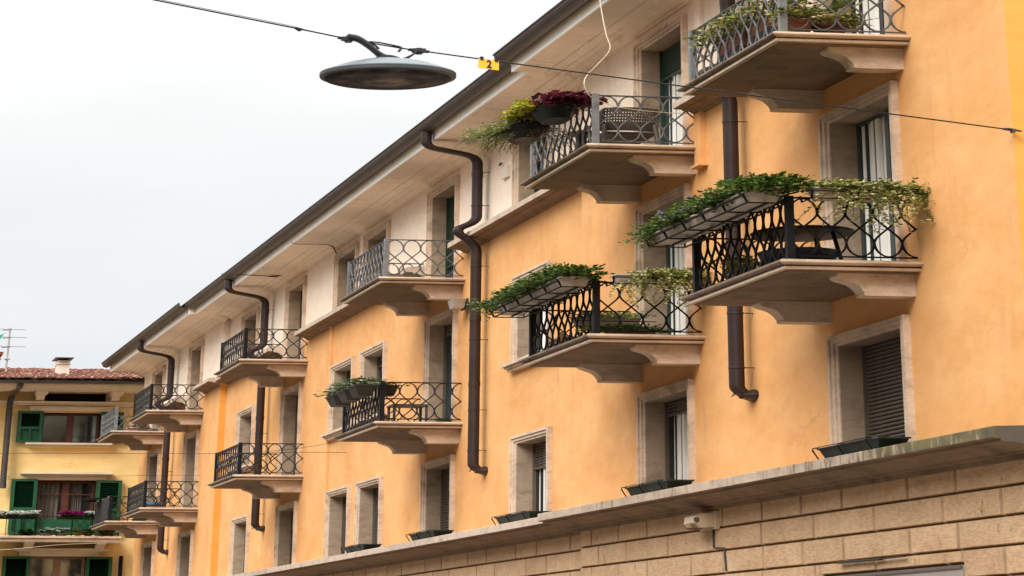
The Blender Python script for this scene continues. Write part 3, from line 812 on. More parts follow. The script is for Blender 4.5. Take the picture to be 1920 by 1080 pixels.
    mb = MB(); blossom(mb, (xa + .95, yb - .5, zr + .14), .025, rnd); mb.build('blossom', M['violet'], t)

fr = random.Random(11)
flower_side('A', fr, 2); flower_side('B', fr, 2)

def pot(c, r, h, m, leafm, label, cat, n=260, size=.05, ext=None, name='potted_plant', group=None, rnd=fr, spread=1.0, lean=0):
    t = thing(name, c, label, cat, group)
    mb = MB(); mb.lathe([(.001, 0), (r * .7, 0), (r * .96, h * .8), (r * 1.08, h * .8), (r * 1.08, h), (r * .95, h), (r * .9, h * .93), (.001, h * .93)], c, 18, 0, S[0], S[1], sm=False); mb.build('pot', m, t)
    mb = MB(); e = ext or (r * 1.2 * S[0], r * 1.2 * S[1], r * 1.4)
    fern(mb, (c[0] + lean, c[1], c[2] + h), e, n, rnd, size); mb.build('foliage', leafm, t); return t

# nearest top balcony: two terracotta pots and taller plants at the rail
pot((17.32, 66.75, 10.225), .105, .235, M['terra'], M['mixleaf'], 'terracotta pot with yellow green leaves at the corner post of the topmost balcony', 'potted plant', 170, .05, (.42, .7, .12))
pot((17.95, 66.8, 10.225), .105, .21, M['terradark'], M['mixleaf'], 'dark old terracotta pot beside the corner pot on the topmost balcony', 'potted plant', 190, .05, (.5, .7, .13))
t = pot((18.25, 68.2, 10.225), .1, .26, M['terradark'], M['glossleaf'], 'tall plant with large oval leaves by the door of the topmost balcony', 'potted plant', 20, .05)
mb = MB()
for _ in range(26):
    a = fr.uniform(0, 6.28); mb.leaf((18.25 + fr.uniform(-.5, .5), 68.2 + fr.uniform(-.6, .6), 10.6 + fr.uniform(0, .45)), (math.cos(a), math.sin(a), fr.uniform(.1, 1)), .13, .04, rnd=fr)
mb.build('large_leaves', M['juniper'], t)
for i, (y, lab) in enumerate(((68.4, 'low planter of dark and orange foliage midway along the topmost balcony'), (70.9, 'bushy planter at the far end of the topmost balcony, spilling over its rail'))):
    t = thing('balcony_planter', (17.35, y, 10.225), lab, 'planter')
    mb = MB(); planter_box(mb, 17.08, 17.62, y - .9, y + .9, 10.225 + .3, 10.225 + .48); mb.build('planter', M['terradark'], t)
    mb = MB(); mb.box(17.1, 17.6, y - .8, y + .8, 10.225, 10.52); mb.build('stand', M['cloth'], t)
    mb = MB(); fern(mb, (17.3, y, 10.7), (.55, 1.4, .24), 360, fr, .052)
    for _ in range(26): sprig(mb, (17.2 + fr.uniform(-.2, .2), y + fr.uniform(-1, 1.4), 10.85), (fr.uniform(-1.3, .3), fr.uniform(-.2, .8), fr.uniform(0, .9)), fr.uniform(.08, .22), fr, .034, .5)
    mb.build('foliage', M['mixleaf'], t)
# nearest lower balcony: dark table with things under it
t = thing('balcony_table', (17.9, 69, 7.02), 'round dark table behind the black railing of the nearest balcony', 'table')
mb = MB(); mb.lathe([(.001, .70), (.30, .70), (.31, .685), (.30, .66), (.001, .66)], (17.9, 69, 6.95), 28, 0, 2.9, 4.2, sm=False); mb.build('table_top', M['blackplastic'], t)
for a in (.8, 2.4, 3.9, 5.5):
    mb = MB(); mb.tube([(17.9 + .55 * math.cos(a), 69 + .8 * math.sin(a), 7.62), (17.9 + .75 * math.cos(a), 69 + 1.1 * math.sin(a), 7.02)], .013, 6); mb.build('leg', M['iron'], t)
mb = MB(); mb.lathe([(.001, 0), (.2, 0), (.24, .2), (.22, .21), (.001, .19)], (17.75, 68.8, 7.14), 20, 0, 2.9, 4.2); mb.lathe([(.12, -.12), (.2, 0)], (17.75, 68.8, 7.14), 20, 0, 2.9, 4.2)
tag(mb.build('plastic_basin', M['blackplastic'], loc=(17.75, 68.8, 7.02)), 'black basin standing under the round table on the nearest balcony', 'basin')
pot((17.4, 71.6, 7.025), .07, .16, M['terradark'], M['mixleaf'], 'small pot with sparse green plant at the far end of the nearest balcony', 'potted plant', 200, .05, (.35, .6, .3))
# second lower balcony
t = thing('balcony_planter', (18.1, 85.6, 7.35), 'grey box of flowers on a scrolled iron stand inside the second balcony', 'planter')
mb = MB(); planter_box(mb, 17.2, 18.55, 85.3, 86, 7.36, 7.5); mb.build('planter', M['boxplastic'], t)
mb = MB()
for z in (7.35, 7.44, 7.54): mb.tube([(17.1, 85.2, z), (18.85, 85.2, z)], .008, 5)
for x in (17.2, 18.6): mb.tube(smooth_path([(x, 85.2, 7.35), (x + .16, 85.2, 7.2), (x, 85.2, 7.1), (x - .1, 85.2, 7.2), (x, 85.2, 7.02)], 5), .008, 5)
mb.build('iron_stand', M['iron'], t)
mb = MB(); fern(mb, (17.9, 85.6, 7.5), (.7, .5, .06), 160, fr, .045)
for _ in range(14): sprig(mb, (fr.uniform(17.9, 18.6), 85.3, 7.5), (fr.gauss(0, .6), -.4, .3), fr.uniform(.1, .3), fr, .03, .8)
mb.build('foliage', M['ivy'], t)
mb = MB(); mb.leaf((18.45, 85.2, 7.55), (0, -1, .3), .06, .04); mb.leaf((18.5, 85.2, 7.53), (.4, -1, .1), .06, .04); mb.build('blossom', M['blue'], t)
t = thing('balcony_planter', (17.95, 83, 7.025), 'brown box of creeping plants on the floor of the second balcony', 'planter')
mb = MB(); planter_box(mb, 17.35, 18.15, 82.7, 83.3, 7.025, 7.11); mb.build('planter', M['terra'], t)
mb = MB(); fern(mb, (17.75, 83, 7.11), (.75, .5, .07), 420, fr, .042)
for _ in range(12): sprig(mb, (fr.uniform(17.2, 18.4), 82.8, 7.14), (fr.gauss(0, .8), -.4, .1), fr.uniform(.05, .16), fr, .03, .6)
mb.build('foliage', M['fern'], t)
t = thing('wooden_basket', (17.1, 87.4, 7.025), 'small slatted wooden basket behind the black bars of the second balcony', 'basket')
mb = MB()
for k in range(4): mb.box(17.05, 17.5, 86.5, 88.2, 7.04 + k * .06, 7.075 + k * .06)
for x in (17.07, 17.47):
    for yy in (86.55, 88.1): mb.box(x - .03, x + .03, yy - .04, yy + .04, 7.025, 7.33)
mb.build('slats', M['palewood'], t)
# second top balcony: chair, side table, two hanging planters
t = thing('plastic_chair', (18.05, 84.6, 10.225), 'dark grey perforated plastic armchair turned from us on the second top balcony', 'chair')
zc = 10.225
mb = MB()
nx, nz = 62, 25
def backp(i, j):
    u = i / nx * 2 - 1; v = j / nz
    x = 18.05 + u * (.60 + .03 * v); y = 84.0 - .22 * v + .35 * (u * u) * .4
    return (x, y, zc + .44 + .40 * v - .04 * (abs(u) ** 6) * v)
for i in range(nx):
    for j in range(nz):
        if i % 3 == 1 and j % 3 == 1 and 3 < i < nx - 4 and 7 < j < nz - 2: continue
        q = [backp(i, j), backp(i + 1, j), backp(i + 1, j + 1), backp(i, j + 1)]; mb.face(q)
mb.tube([backp(0, 0), backp(0, nz - 3), backp(1, nz - 1), backp(3, nz), backp(nx - 3, nz), backp(nx - 1, nz - 1), backp(nx, nz - 3), backp(nx, 0)], .018, 7)
mb.build('backrest', M['chair'], t)
mb = MB(); mb.box(17.48, 18.62, 83.95, 86.2, zc + .37, zc + .41); mb.tube([(17.5, 83.95, zc + .4), (18.6, 83.95, zc + .4)], .02, 7)
for k in range(9): mb.box(17.55 + k * .115, 17.6 + k * .115, 84.1, 86.0, zc + .41, zc + .416)
mb.build('seat', M['chair'], t)
for x, y, dx, dy in ((17.5, 84.0, -.06, -.25), (18.6, 84.0, .07, -.25), (17.5, 86.1, -.06, .2), (18.6, 86.1, .07, .2)):
    mb = MB(); mb.tube([(x, y, zc + .55 if y < 85 else zc + .42), (x + dx * .4, y + dy * .4, zc + .3), (x + dx, y + dy, zc)], [.022, .02, .016], 7); mb.build('leg', M['chair'], t)
for x in (17.42, 18.68):
    mb = MB(); mb.tube(smooth_path([(x, 83.9, zc + .62), (x, 84.6, zc + .62), (x, 86, zc + .6), (x, 86.2, zc + .42)], 5), .016, 6); mb.build('armrest', M['chair'], t)
t = thing('side_table', (17.3, 85.6, 10.225), 'small dark round table left of the perforated chair', 'table')
mb = MB(); mb.lathe([(.001, .5), (.13, .5), (.135, .485), (.001, .48)], (17.35, 85.6, 10.27), 22, 0, S[0], S[1], sm=False); mb.build('table_top', M['chair'], t)
mb = MB(); mb.lathe([(.035, .48), (.03, .1), (.09, -.045)], (17.35, 85.6, 10.27), 12, 0, S[0], S[1]); mb.build('pedestal', M['chair'], t)
def bowl_planter(cx, y, z, lab, kind):
    t = thing('hanging_planter', (cx, y, z), lab, 'planter')
    mb = MB(); L = 1.15
    rows = []
    for k, (w, zz) in enumerate(((.26, -.05), (.35, .04), (.45, .135), (.47, .165), (.42, .165), (.35, .14))):
        rows.append([(cx + w * math.copysign(abs(math.cos(a)) ** .7, math.cos(a)), y + (L * w / .45) * math.copysign(abs(math.sin(a)) ** .7, math.sin(a)), z + zz) for a in [2 * PI * j / 24 for j in range(24)]])
    mb.grid(rows, 0, True, closed=True); mb.face(rows[0][::-1], 0); mb.face(rows[-1], 0)
    mb.build('bowl', M['blackplastic'], t)
    mb = MB(); mb.tube([(cx + .3, y, z + .16), (cx + .55, y, z + .19), (17.0, y, z + .18)], .008, 5); mb.tube([(cx + .3, y + .5, z + .16), (cx + .55, y + .5, z + .19), (17.0, y + .5, z + .18)], .008, 5); mb.build('hook', M['iron'], t)
    zt = z + .15
    if kind == 'coleus':
        mb = MB(); fern(mb, (cx + .08, y - .2, zt), (.46, .95, .15), 420, fr, .07, 0, .5, .1); mb.build('red_leaves', M['coleusred'], t)
        mb = MB(); fern(mb, (cx - .36, y + .75, zt), (.34, .85, .17), 420, fr, .055, 0, .5, .2); mb.build('lime_leaves', M['coleusyellow'], t)
        mb = MB()
        for _ in range(16): sprig(mb, (cx + fr.uniform(-.3, .5), y - .7, zt), (fr.gauss(.2, .7), -.4, .1), fr.uniform(.12, .4), fr, .026, 1.0, 0, 0)
        mb.build('trailing_stems', M['dryvine'], t)
    else:
        mb = MB(); fern(mb, (cx - .15, y, zt), (.45, .9, .13), 380, fr, .045)
        for _ in range(40): sprig(mb, (cx + fr.uniform(-.5, .3), y + fr.uniform(-.4, .9), zt), (fr.uniform(-1.3, .3), fr.uniform(-.2, .5), -.2), fr.uniform(.2, .45), fr, .024, .8, 0, 0)
        for _ in range(110): sprig(mb, (cx + fr.uniform(-.45, .2), y + fr.uniform(-.7, .9), zt), (fr.uniform(-1.6, -.1), fr.uniform(-.3, .6), fr.uniform(-.25, .5)), fr.uniform(.12, .5), fr, .026, .45, 0, 0)
        mb.build('foliage', M['juniper'], t)
        mb = MB()
        for _ in range(26): sprig(mb, (cx + fr.uniform(-.1, .5), y - .6 + fr.uniform(0, .6), zt), (fr.gauss(.1, .5), -.4, .1), fr.uniform(.2, .6), fr, .024, 1.1, 0, 0)
        mb.build('trailing_stems', M['dryvine'], t)
bowl_planter(16.42, 83.9, 10.84, 'black hanging bowl of dark red and lime coleus beside the perforated chair', 'coleus')
bowl_planter(16.2, 86.3, 10.73, 'black hanging bowl of straggling pale juniper left of the red coleus', 'juniper')
# third column, lower balcony: brown planters with white flowers, table frame, green bowl
dl = ['brown pot nearest the corner post, with white flowers', 'brown pot second from the corner post, with the tallest leaves', 'leftmost brown pot with white flowers hanging from the railing']
for k, y in enumerate((113.9, 116.0, 118.2)):
    xr = WM - 2.2; x1 = xr - .1; x0 = x1 - .62
    t = thing('railing_planter', (x0, y, 7.6), dl[k], 'planter', 'brown pots on the third railing')
    mb = MB(); planter_box(mb, x0, x1, y - .72, y + .72, 7.60, 7.81, 0, .13, .2); mb.build('planter', M['brownplastic'], t)
    mb = MB()
    for _ in range(230):
        a = fr.uniform(0, 6.28); mb.leaf(((x0 + x1) / 2 + fr.gauss(0, .22), y + fr.gauss(0, .45), 7.8 + fr.uniform(0, .19)), (math.cos(a), math.sin(a), fr.uniform(-.2, .9)), fr.uniform(.05, .1), .016, rnd=fr)
    if k == 2:
        for _ in range(3): sprig(mb, (x0, y, 7.85), (-1, .3, fr.uniform(-.2, .5)), fr.uniform(.08, .2), fr, .05, .4)
    mb.build('foliage', M['glossleaf'], t)
    mb = MB()
    for _ in range(6): blossom(mb, ((x0 + x1) / 2 + fr.gauss(0, .25), y + fr.gauss(0, .4), 7.86 + fr.uniform(0, .08)), .04, fr)
    mb.build('blossom', M['whiteflower'], t)
t = thing('railing_planter', (17.6, 112.8, 7.6), 'small brown pot with sparse leaves just right of the corner post', 'planter')
mb = MB(); planter_box(mb, 17.38, 17.78, 113.1, 113.9, 7.6, 7.8, 0, .1, .15); mb.build('planter', M['brownplastic'], t)
mb = MB()
for _ in range(60):
    a = fr.uniform(0, 6.28); mb.leaf((17.55 + fr.gauss(0, .25), 113.4 + fr.gauss(0, .4), 7.8 + fr.uniform(0, .08)), (math.cos(a), math.sin(a), fr.uniform(-.1, .7)), fr.uniform(.05, .09), .014, rnd=fr)
mb.build('foliage', M['glossleaf'], t)
t = thing('folding_stool', (18.4, 115.4, 7.025), 'thin black metal stool frame behind the third lower railing', 'stool')
mb = MB(); mb.box(17.9, 18.9, 114.8, 116, 7.465, 7.5); mb.build('seat', M['chair'], t)
for x, y in ((17.95, 114.9), (18.85, 114.9), (17.95, 115.9), (18.85, 115.9)):
    mb = MB(); mb.box(x - .035, x + .035, y - .05, y + .05, 7.022, 7.465); mb.build('leg', M['chair'], t)
t = thing('green_bowl', (19.2, 114.3, 7.025), 'shallow green plastic bowl on the third lower balcony beside the door', 'bowl')
mb = MB(); mb.lathe([(.001, 0), (.07, 0), (.1, .1), (.105, .11), (.09, .1), (.001, .06)], (19.15, 113.9, 7.025), 18, 0, 2.3, 3.2); mb.build('bowl', M['greenpot'], t)
# third column, top balcony: box and mat by the door
mb = MB(); mb.box(18.3, 18.75, 115, 116.4, 10.225, 10.33); mb.box(18.25, 18.8, 114.9, 116.5, 10.33, 10.35)
tag(mb.build('wooden_box', M['palewood'], loc=(18.5, 115.6, 10.22)), 'small brown wooden box on the third top balcony', 'box')
t = thing('garden_bench', (17.8, 117, 10.225), 'low pale bench behind the grey railing of the third top balcony', 'bench')
mb = MB(); mb.box(17.4, 18.3, 116.2, 118.4, 10.5, 10.54); mb.build('seat', M['panel'], t)
for x in (17.45, 18.25):
    for y in (116.3, 118.3):
        mb = MB(); mb.box(x - .04, x + .04, y - .05, y + .05, 10.222, 10.5); mb.build('leg', M['panel'], t)
# far balconies
xb = WP - 2.2
t = thing('blue_basin', (xb + .5, 176.2, 7.025), 'light blue basin on the floor of the far lower balcony with a downpipe behind', 'basin')
mb = MB(); mb.lathe([(.001, 0), (.1, 0), (.14, .12), (.13, .12), (.001, .09)], (xb + .5, 176.2, 7.1), 16, 0, S[0], S[1]); mb.build('basin', M['blue'], t)
mb = MB(); mb.box(xb + .1, xb + .95, 175.4, 176.6, 7.022, 7.1); mb.build('base', M['terra'], t)
mb = MB(); mb.taper(xb + 1.2, xb + 1.75, 191.2, 192.6, 7.022, 7.15, .05, .1)
tag(mb.build('green_crate', M['greenpot'], loc=(xb + 1.4, 192, 7.02)), 'green plastic crate on the farthest lower balcony', 'crate')
t = thing('storage_boxes', (xb + 1, 192, 10.225), 'pale cardboard box among clutter on the farthest top balcony', 'box')
mb = MB(); mb.box(xb + .75, xb + 1.25, 192.6, 193.8, 10.222, 10.42); mb.build('box_body', M['palewood'], t)
mb = MB(); mb.box(xb + .72, xb + 1.28, 192.5, 193.9, 10.42, 10.44); mb.build('box_lid', M['boxplastic'], t)
mb = MB(); mb.taper(xb + 1.2, xb + 2.0, 191.4, 193, 10.222, 10.3, .04, .1); mb.tube([(xb + 1.1, 191.2, 10.3), (xb + 1.6, 191.2, 10.36), (xb + 2.0, 191.2, 10.27)], .02, 6)
tag(mb.build('dark_sack', M['cloth'], loc=(xb + 1.6, 192, 10.22)), 'dark sack lying on the floor of the farthest top balcony', 'sack')
t = thing('shade_cloth', (xb, 193.6, 7.0), 'grey brown shade cloth tied over the long railing of the farthest lower balcony', 'cloth')
mb = MB(); rows = []
for i in range(13):
    y = BAL['J'] + .3 + 6.6 * i / 12; rows.append([(xb - .07 - .03 * math.sin(i * 1.7 + j), y, 7.08 + .8 * j / 6 + .02 * math.sin(i)) for j in range(7)])
mb.grid(rows, 0, True); mb.build('cloth', M['cloth'], t)
mb = MB()
for y in (190.6, 193.5, 196.6): mb.tube([(xb - .1, y, 7.86), (xb + .06, y, 7.9)], .01, 5)
mb.build('ties', M['cord'], t)
t = thing('drying_rack', (xb - .5, 196.5, 7.8), 'thin wire clothes drying rack reaching out past the farthest lower railing', 'drying rack')
mb = MB()
for k in range(6): mb.tube([(xb - .75 + .22 * k, 193.5, 7.93), (xb - .75 + .22 * k, 197.2, 7.93)], .005, 4)
for y in (193.5, 197.2): mb.tube([(xb - .8, y, 7.93), (xb + .45, y, 7.93)], .006, 4)
mb.build('wires', M['cable'], t)
mb = MB(); mb.grid([[(xb - .8, 194, 7.94), (xb - .1, 194, 7.94)], [(xb - .8, 196.5, 7.94), (xb - .1, 196.5, 7.94)], [(xb - .8, 196.6, 7.88), (xb - .1, 196.6, 7.86)]], 0, False); mb.build('laundry', M['cloth'], t)

# ------------------------------------------------------------------ lamp, cables, number plate
YL = 60.3
WIRE = [(3.0, YL, 10.03), (5.535, YL, 9.657), (7.774, YL, 9.337), (8.537, YL, 9.226), (9.335, YL, 9.129), (9.665, YL, 9.098), (10.55, YL, 9.018), (11.783, YL, 8.908), (13.732, YL, 8.737), (17.084, YL, 8.445), (19.14, YL, 8.267)]
t = thing('overhead_cable', (19.14, YL, 8.267), 'thin black cable across the street carrying the round lamp', 'cable')
mb = MB(); mb.tube(smooth_path(WIRE, 5), .0078, 6); mb.build('cable', M['cable'], t)
mb = MB(); mb.tube(smooth_path([(3.0, YL, 10.055), (5.5, YL, 9.68), (7.5, YL, 9.395), (7.9, YL, 9.325), (8.5, YL, 9.235)], 5), .0035, 5); mb.tube([(7.72, YL, 9.35), (7.8, YL, 9.31)], .011, 5); mb.build('second_strand', M['cable'], t)
mb = MB(); mb.tube([(18.95, YL, 8.285), (19.14, YL - .02, 8.262)], .016, 6); mb.tube([(19.0, YL - .05, 8.285), (19.22, YL - .06, 8.25)], .011, 6); mb.box(19.07, 19.12, YL - .1, YL + .06, 8.235, 8.28); mb.build('wall_anchor', M['pipegrey'], t)
t = thing('street_lamp', (9.18, YL, 8.78), 'large round grey disc lamp hanging from the cable over the street', 'street lamp')
LX, LZ = 9.18, 8.775
def lam(prof, name, m, sub=None):
    mb = MB()
    if name == 'rim':
        for a, b in zip(prof, prof[1:]): mb.lathe([a, b], (LX, YL, LZ), 64, 0, .98, 1.05)
    else: mb.lathe(prof, (LX, YL, LZ), 64, 0, .98, 1.05)
    return mb.build(name, m, sub or t)
canopy = lam([(.001, .20), (.2, .195), (.45, .17), (.7, .125), (.9, .07), (1.0, .03)], 'canopy', M['lamp'])
lam([(1.0, .031), (1.05, .024), (1.068, .012), (1.068, -.03), (1.055, -.045), (1.0, -.05), (.98, -.04)], 'rim', M['lamprim'])
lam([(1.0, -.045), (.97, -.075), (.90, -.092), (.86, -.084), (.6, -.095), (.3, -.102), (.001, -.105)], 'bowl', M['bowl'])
mb = MB(); arm = smooth_path([(8.53, YL, 9.225), (8.7, YL, 9.20), (8.88, YL, 9.11), (9.08, YL, 8.985), (9.3, YL, 8.945), (9.5, YL, 9.0), (9.64, YL, 9.085)], 5)
rows = []
for i, (x, y, z) in enumerate(arm):
    w = .125 if i < 20 else .06; rows.append([(x, y - .12, z), (x, y + .12, z), (x, y + .12, z + w * .42), (x, y - .12, z + w * .42)])
mb.grid(rows, 0, True, closed=True); mb.face(rows[0]); mb.face(rows[-1]); mb.build('arm', M['lampdark'], t)
mb = MB(); pr = [(LX - .32 + .62 * k / 12, LZ + .165 + .085 * math.sin(PI * k / 12) - .02 * k / 12) for k in range(13)]
mb.v = []; mb.ext([(a, b) for a, b in pr], YL - .16, YL - .11, 'y')
mb.build('mount_plate', M['lampdark'], t)
for x, z in ((8.55, 9.225), (9.65, 9.098)):
    mb = MB(); mb.box(x - .1, x + .1, YL - .08, YL + .08, z - .022, z + .022); mb.tube([(x - .16, YL, z + .012), (x + .16, YL, z - .012)], .018, 8); mb.tube([(x, YL, z - .045), (x, YL, z + .03)], .02, 6); mb.build('cable_clamp', M['lampdark'], t)
mb = MB(); mb.tube(smooth_path([(8.82, YL, 9.195), (9.0, YL - .05, 9.185), (9.3, YL, 9.15), (9.37, YL, 9.13), (9.33, YL - .05, 9.07)], 5), .008, 6); mb.tube(smooth_path([(8.82, YL, 9.195), (8.95, YL - .05, 9.15), (9.02, YL - .05, 9.1)], 5), .007, 6); mb.build('feed_cable', M['cable'], t)
t = thing('number_plate', (10.73, YL, 8.93), 'small yellow plate with a black figure 2 clipped to the cable', 'sign')
mb = MB(); mb.v = []; px, pz = 10.73, 8.936
def pl(x, z, y): return (x, y, z - .09 * (x - px))
b0 = [(px - .158, pz - .062), (px + .158, pz - .062), (px + .158, pz + .06), (px - .158, pz + .06)]
mb.face([pl(a, c, YL - .1) for a, c in b0]); mb.face([pl(a, c, YL - .07) for a, c in b0][::-1])
for i in range(4):
    a, b = b0[i], b0[(i + 1) % 4]; mb.face([pl(*a, YL - .07), pl(*b, YL - .07), pl(*b, YL - .1), pl(*a, YL - .1)])
plate = mb.build('plate', M['plate'], t)
mb = MB()
for x in (px - .11, px + .12): mb.box(x - .025, x + .025, YL - .12, YL + .03, pz + .045 - .09 * (x - px), pz + .085 - .09 * (x - px))
mb.build('clip', M['cable'], t)
cu = bpy.data.curves.new('digit', 'FONT'); cu.body = '2'; cu.align_x = 'CENTER'; cu.align_y = 'CENTER'; cu.extrude = .004; cu.offset = .03
tmp = bpy.data.objects.new('digit_source', cu); COL.objects.link(tmp)
bpy.context.view_layer.update()
me = bpy.data.meshes.new_from_object(tmp.evaluated_get(bpy.context.evaluated_depsgraph_get()))
bpy.data.objects.remove(tmp)
for v in me.vertices:
    x, yv, z = v.co
    v.co = (x * .155 - 0.0, -.108 - z * .5, yv * .135 + .0 - .09 * x * .155)
me.materials.append(M['black'])
dg = bpy.data.objects.new('digit', me); COL.objects.link(dg); dg.parent = t; dg.location = (.005, 0, .002); ORG[dg.name] = ORG[t.name]

def wire(name, pts, r, lab, m='cable', n=6, cat='cable'):
    mb = MB(); mb.tube(smooth_path(pts, n), r, 5)
    return tag(mb.build(name, M[m], loc=pts[len(pts) // 2]), lab, cat)
wire('loose_cord', [(16.87, 81.5, 13.2), (16.9, 81.5, 12.7), (17.0, 81.4, 12.1), (17.07, 81.3, 11.8), (16.85, 81.5, 11.55), (16.65, 81.7, 11.36), (16.6, 81.7, 11.2), (16.74, 81.8, 11.02), (17.0, 81.95, 10.95), (17.5, 81.95, 10.84), (18.4, 81.95, 10.78), (19.0, 82.0, 10.78)], .0055, 'cream cord hanging in a loop from the eaves to the second top balcony', 'cord', 6, 'cord')
wire('street_wire', [(6, 134, 7.09), (8.4, 134, 7.097), (13.1, 134, 7.134), (15.15, 134, 7.14), (18.0, 134, 7.2), (19.44, 134, 7.2)], .006, 'level dark wire ending at the wall below the pair of close set windows')
wire('stay_wire', [(15.2, 134, 7.12), (17.6, 134, 7.27), (19.45, 133.6, 7.52)], .005, 'short slanting wire meeting the wall above the level wire')
wire('telephone_wire', [(6, 150, 7.25), (8, 160, 7.31), (13, 170, 7.8), (17, 173, 8.0), (19.2, 174, 8.05)], .005, 'lower of the two faint wires crossing before the yellow house')
wire('service_wire', [(8, 200, 5.93), (13, 200, 6.2), (16, 200, 6.42), (19.2, 200, 6.5)], .008, 'pale sagging wire below the flowered balcony of the yellow house', 'cord')
wire('service_stay', [(16.2, 200.2, 6.44), (17.4, 200.3, 6.68), (19.2, 200.6, 6.95)], .006, 'short taut wire rising to the far end of the orange wall')
wire('eaves_wire', [(17.85, 138, 13.02), (18.12, 138, 12.975), (18.7, 138, 12.985), (19.2, 138, 12.96), (19.38, 138, 12.8), (19.46, 138.2, 12.55), (19.47, 138.6, 11.02)], .008, 'brown wire under the eaves running down beside a top window')
wire('eaves_cable', [(16.9, 150, 13.02), (17.8, 150, 13.0), (18.4, 150, 12.985), (19.0, 150, 12.96), (18.6, 150, 12.97), (18.95, 150, 13.0), (19.15, 150, 12.99)], .012, 'doubled dark cable pinned under the eaves above a top corner balcony')

# ------------------------------------------------------------------ the yellow house across the end of the street
YH = 206.0
house = thing('townhouse', (14, YH, 0), 'yellow house with green louvred shutters and clay tile roof at the street end', 'building')
hb = MB(); XS = [6, 13.0, 19.75]
wins = [(14.8, 17.62, 10.42, 11.56), (14.85, 17.62, 6.9, 8.95), (14.78, 17.42, 4.0, 6.09), (14.85, 17.85, 12.03, 12.35)]
xs = sorted({6, 19.75} | {w[0] for w in wins} | {w[1] for w in wins}); zs = sorted({0, 12.6} | {w[2] for w in wins} | {w[3] for w in wins})
for i in range(len(xs) - 1):
    for j in range(len(zs) - 1):
        xc, zc_ = (xs[i] + xs[i + 1]) / 2, (zs[j] + zs[j + 1]) / 2
        if any(a < xc < b and c < zc_ < d for a, b, c, d in wins): continue
        hb.face([(xs[i], YH, zs[j]), (xs[i + 1], YH, zs[j]), (xs[i + 1], YH, zs[j + 1]), (xs[i], YH, zs[j + 1])])
hb.face([(6, YH, 0), (6, YH + 40, 0), (6, YH + 40, 12.6), (6, YH, 12.6)]); hb.face([(19.75, YH, 0), (19.75, YH, 12.6), (19.75, YH + 40, 12.6), (19.75, YH + 40, 0)]); hb.face([(6, YH + 40, 0), (19.75, YH + 40, 0), (19.75, YH + 40, 12.6), (6, YH + 40, 12.6)])
hb.build('wall', M['yellow'], house)
md = MB()
md.box(6, 19.74, YH - .35, YH, 11.86, 11.93); md.box(6, 19.74, YH - .6, YH, 11.93, 12.01)
md.box(6, 19.74, YH - 2.6, YH, 12.37, 12.42); md.box(6, 19.74, YH - 2.9, YH, 12.42, 12.52); md.box(6, 19.74, YH - 3.1, YH, 12.52, 12.58)
md.build('eaves_moulding', M['pale'], house)
for x in (13.95 + .4, 18.0, 10.2):
    mb = MB(); mb.box(x - .05, x + .5, YH - 2.2, YH, 12.22, 12.365); mb.taper(x, x + .42, YH - 1.6, YH, 12.04, 12.22, .03, .3); mb.build('console', M['pale'], house)
def shutter(x0, x1, z0, z1, panels=True, slat_top=None):
    mb = MB(); y0, y1 = YH - .42, YH - .08
    f = .17; fz = .09
    mb.box(x0, x0 + f, y0, y1, z0, z1); mb.box(x1 - f, x1, y0, y1, z0, z1); mb.box(x0 + f, x1 - f, y0 + .01, y1, z1 - fz, z1); mb.box(x0 + f, x1 - f, y0 + .01, y1, z0, z0 + fz)
    zm = z0 + (z1 - z0) * (.46 if panels else 0) + (0 if panels else fz)
    if panels:
        mb.box(x0 + f, x1 - f, y0 + .02, y1, zm - .05, zm + .05); xm = (x0 + x1) / 2
        mb.box(xm - .05, xm + .05, y0 + .02, y1, z0 + fz, zm - .05)
        mb.box(x0 + f, xm - .05, y0 + .2, y1, z0 + fz, zm - .05); mb.box(xm + .05, x1 - f, y0 + .2, y1, z0 + fz, zm - .05)
        zm += .05
    n = max(3, int((z1 - fz - zm) / .075)); h = (z1 - fz - zm) / n
    for k in range(n):
        a = zm + k * h; mb.face([(x0 + f, y0 + .05, a), (x1 - f, y0 + .05, a), (x1 - f, y1, a + h * .75), (x0 + f, y1, a + h * .75)])
    mb.box(x0 + f, x1 - f, y1 - .02, y1 - .005, zm, z1 - fz, 1)
    return mb.build('shutter', [M['green'], M['room']], house)
shutter(13.62, 14.84, 10.42, 11.63); shutter(17.66, 18.75, 10.42, 11.62)
shutter(13.58, 14.82, 6.92, 9.01); shutter(17.68, 18.89, 6.92, 8.98)
shutter(13.46, 14.77, 4.0, 6.09, False); shutter(17.43, 18.68, 4.0, 6.09, False)
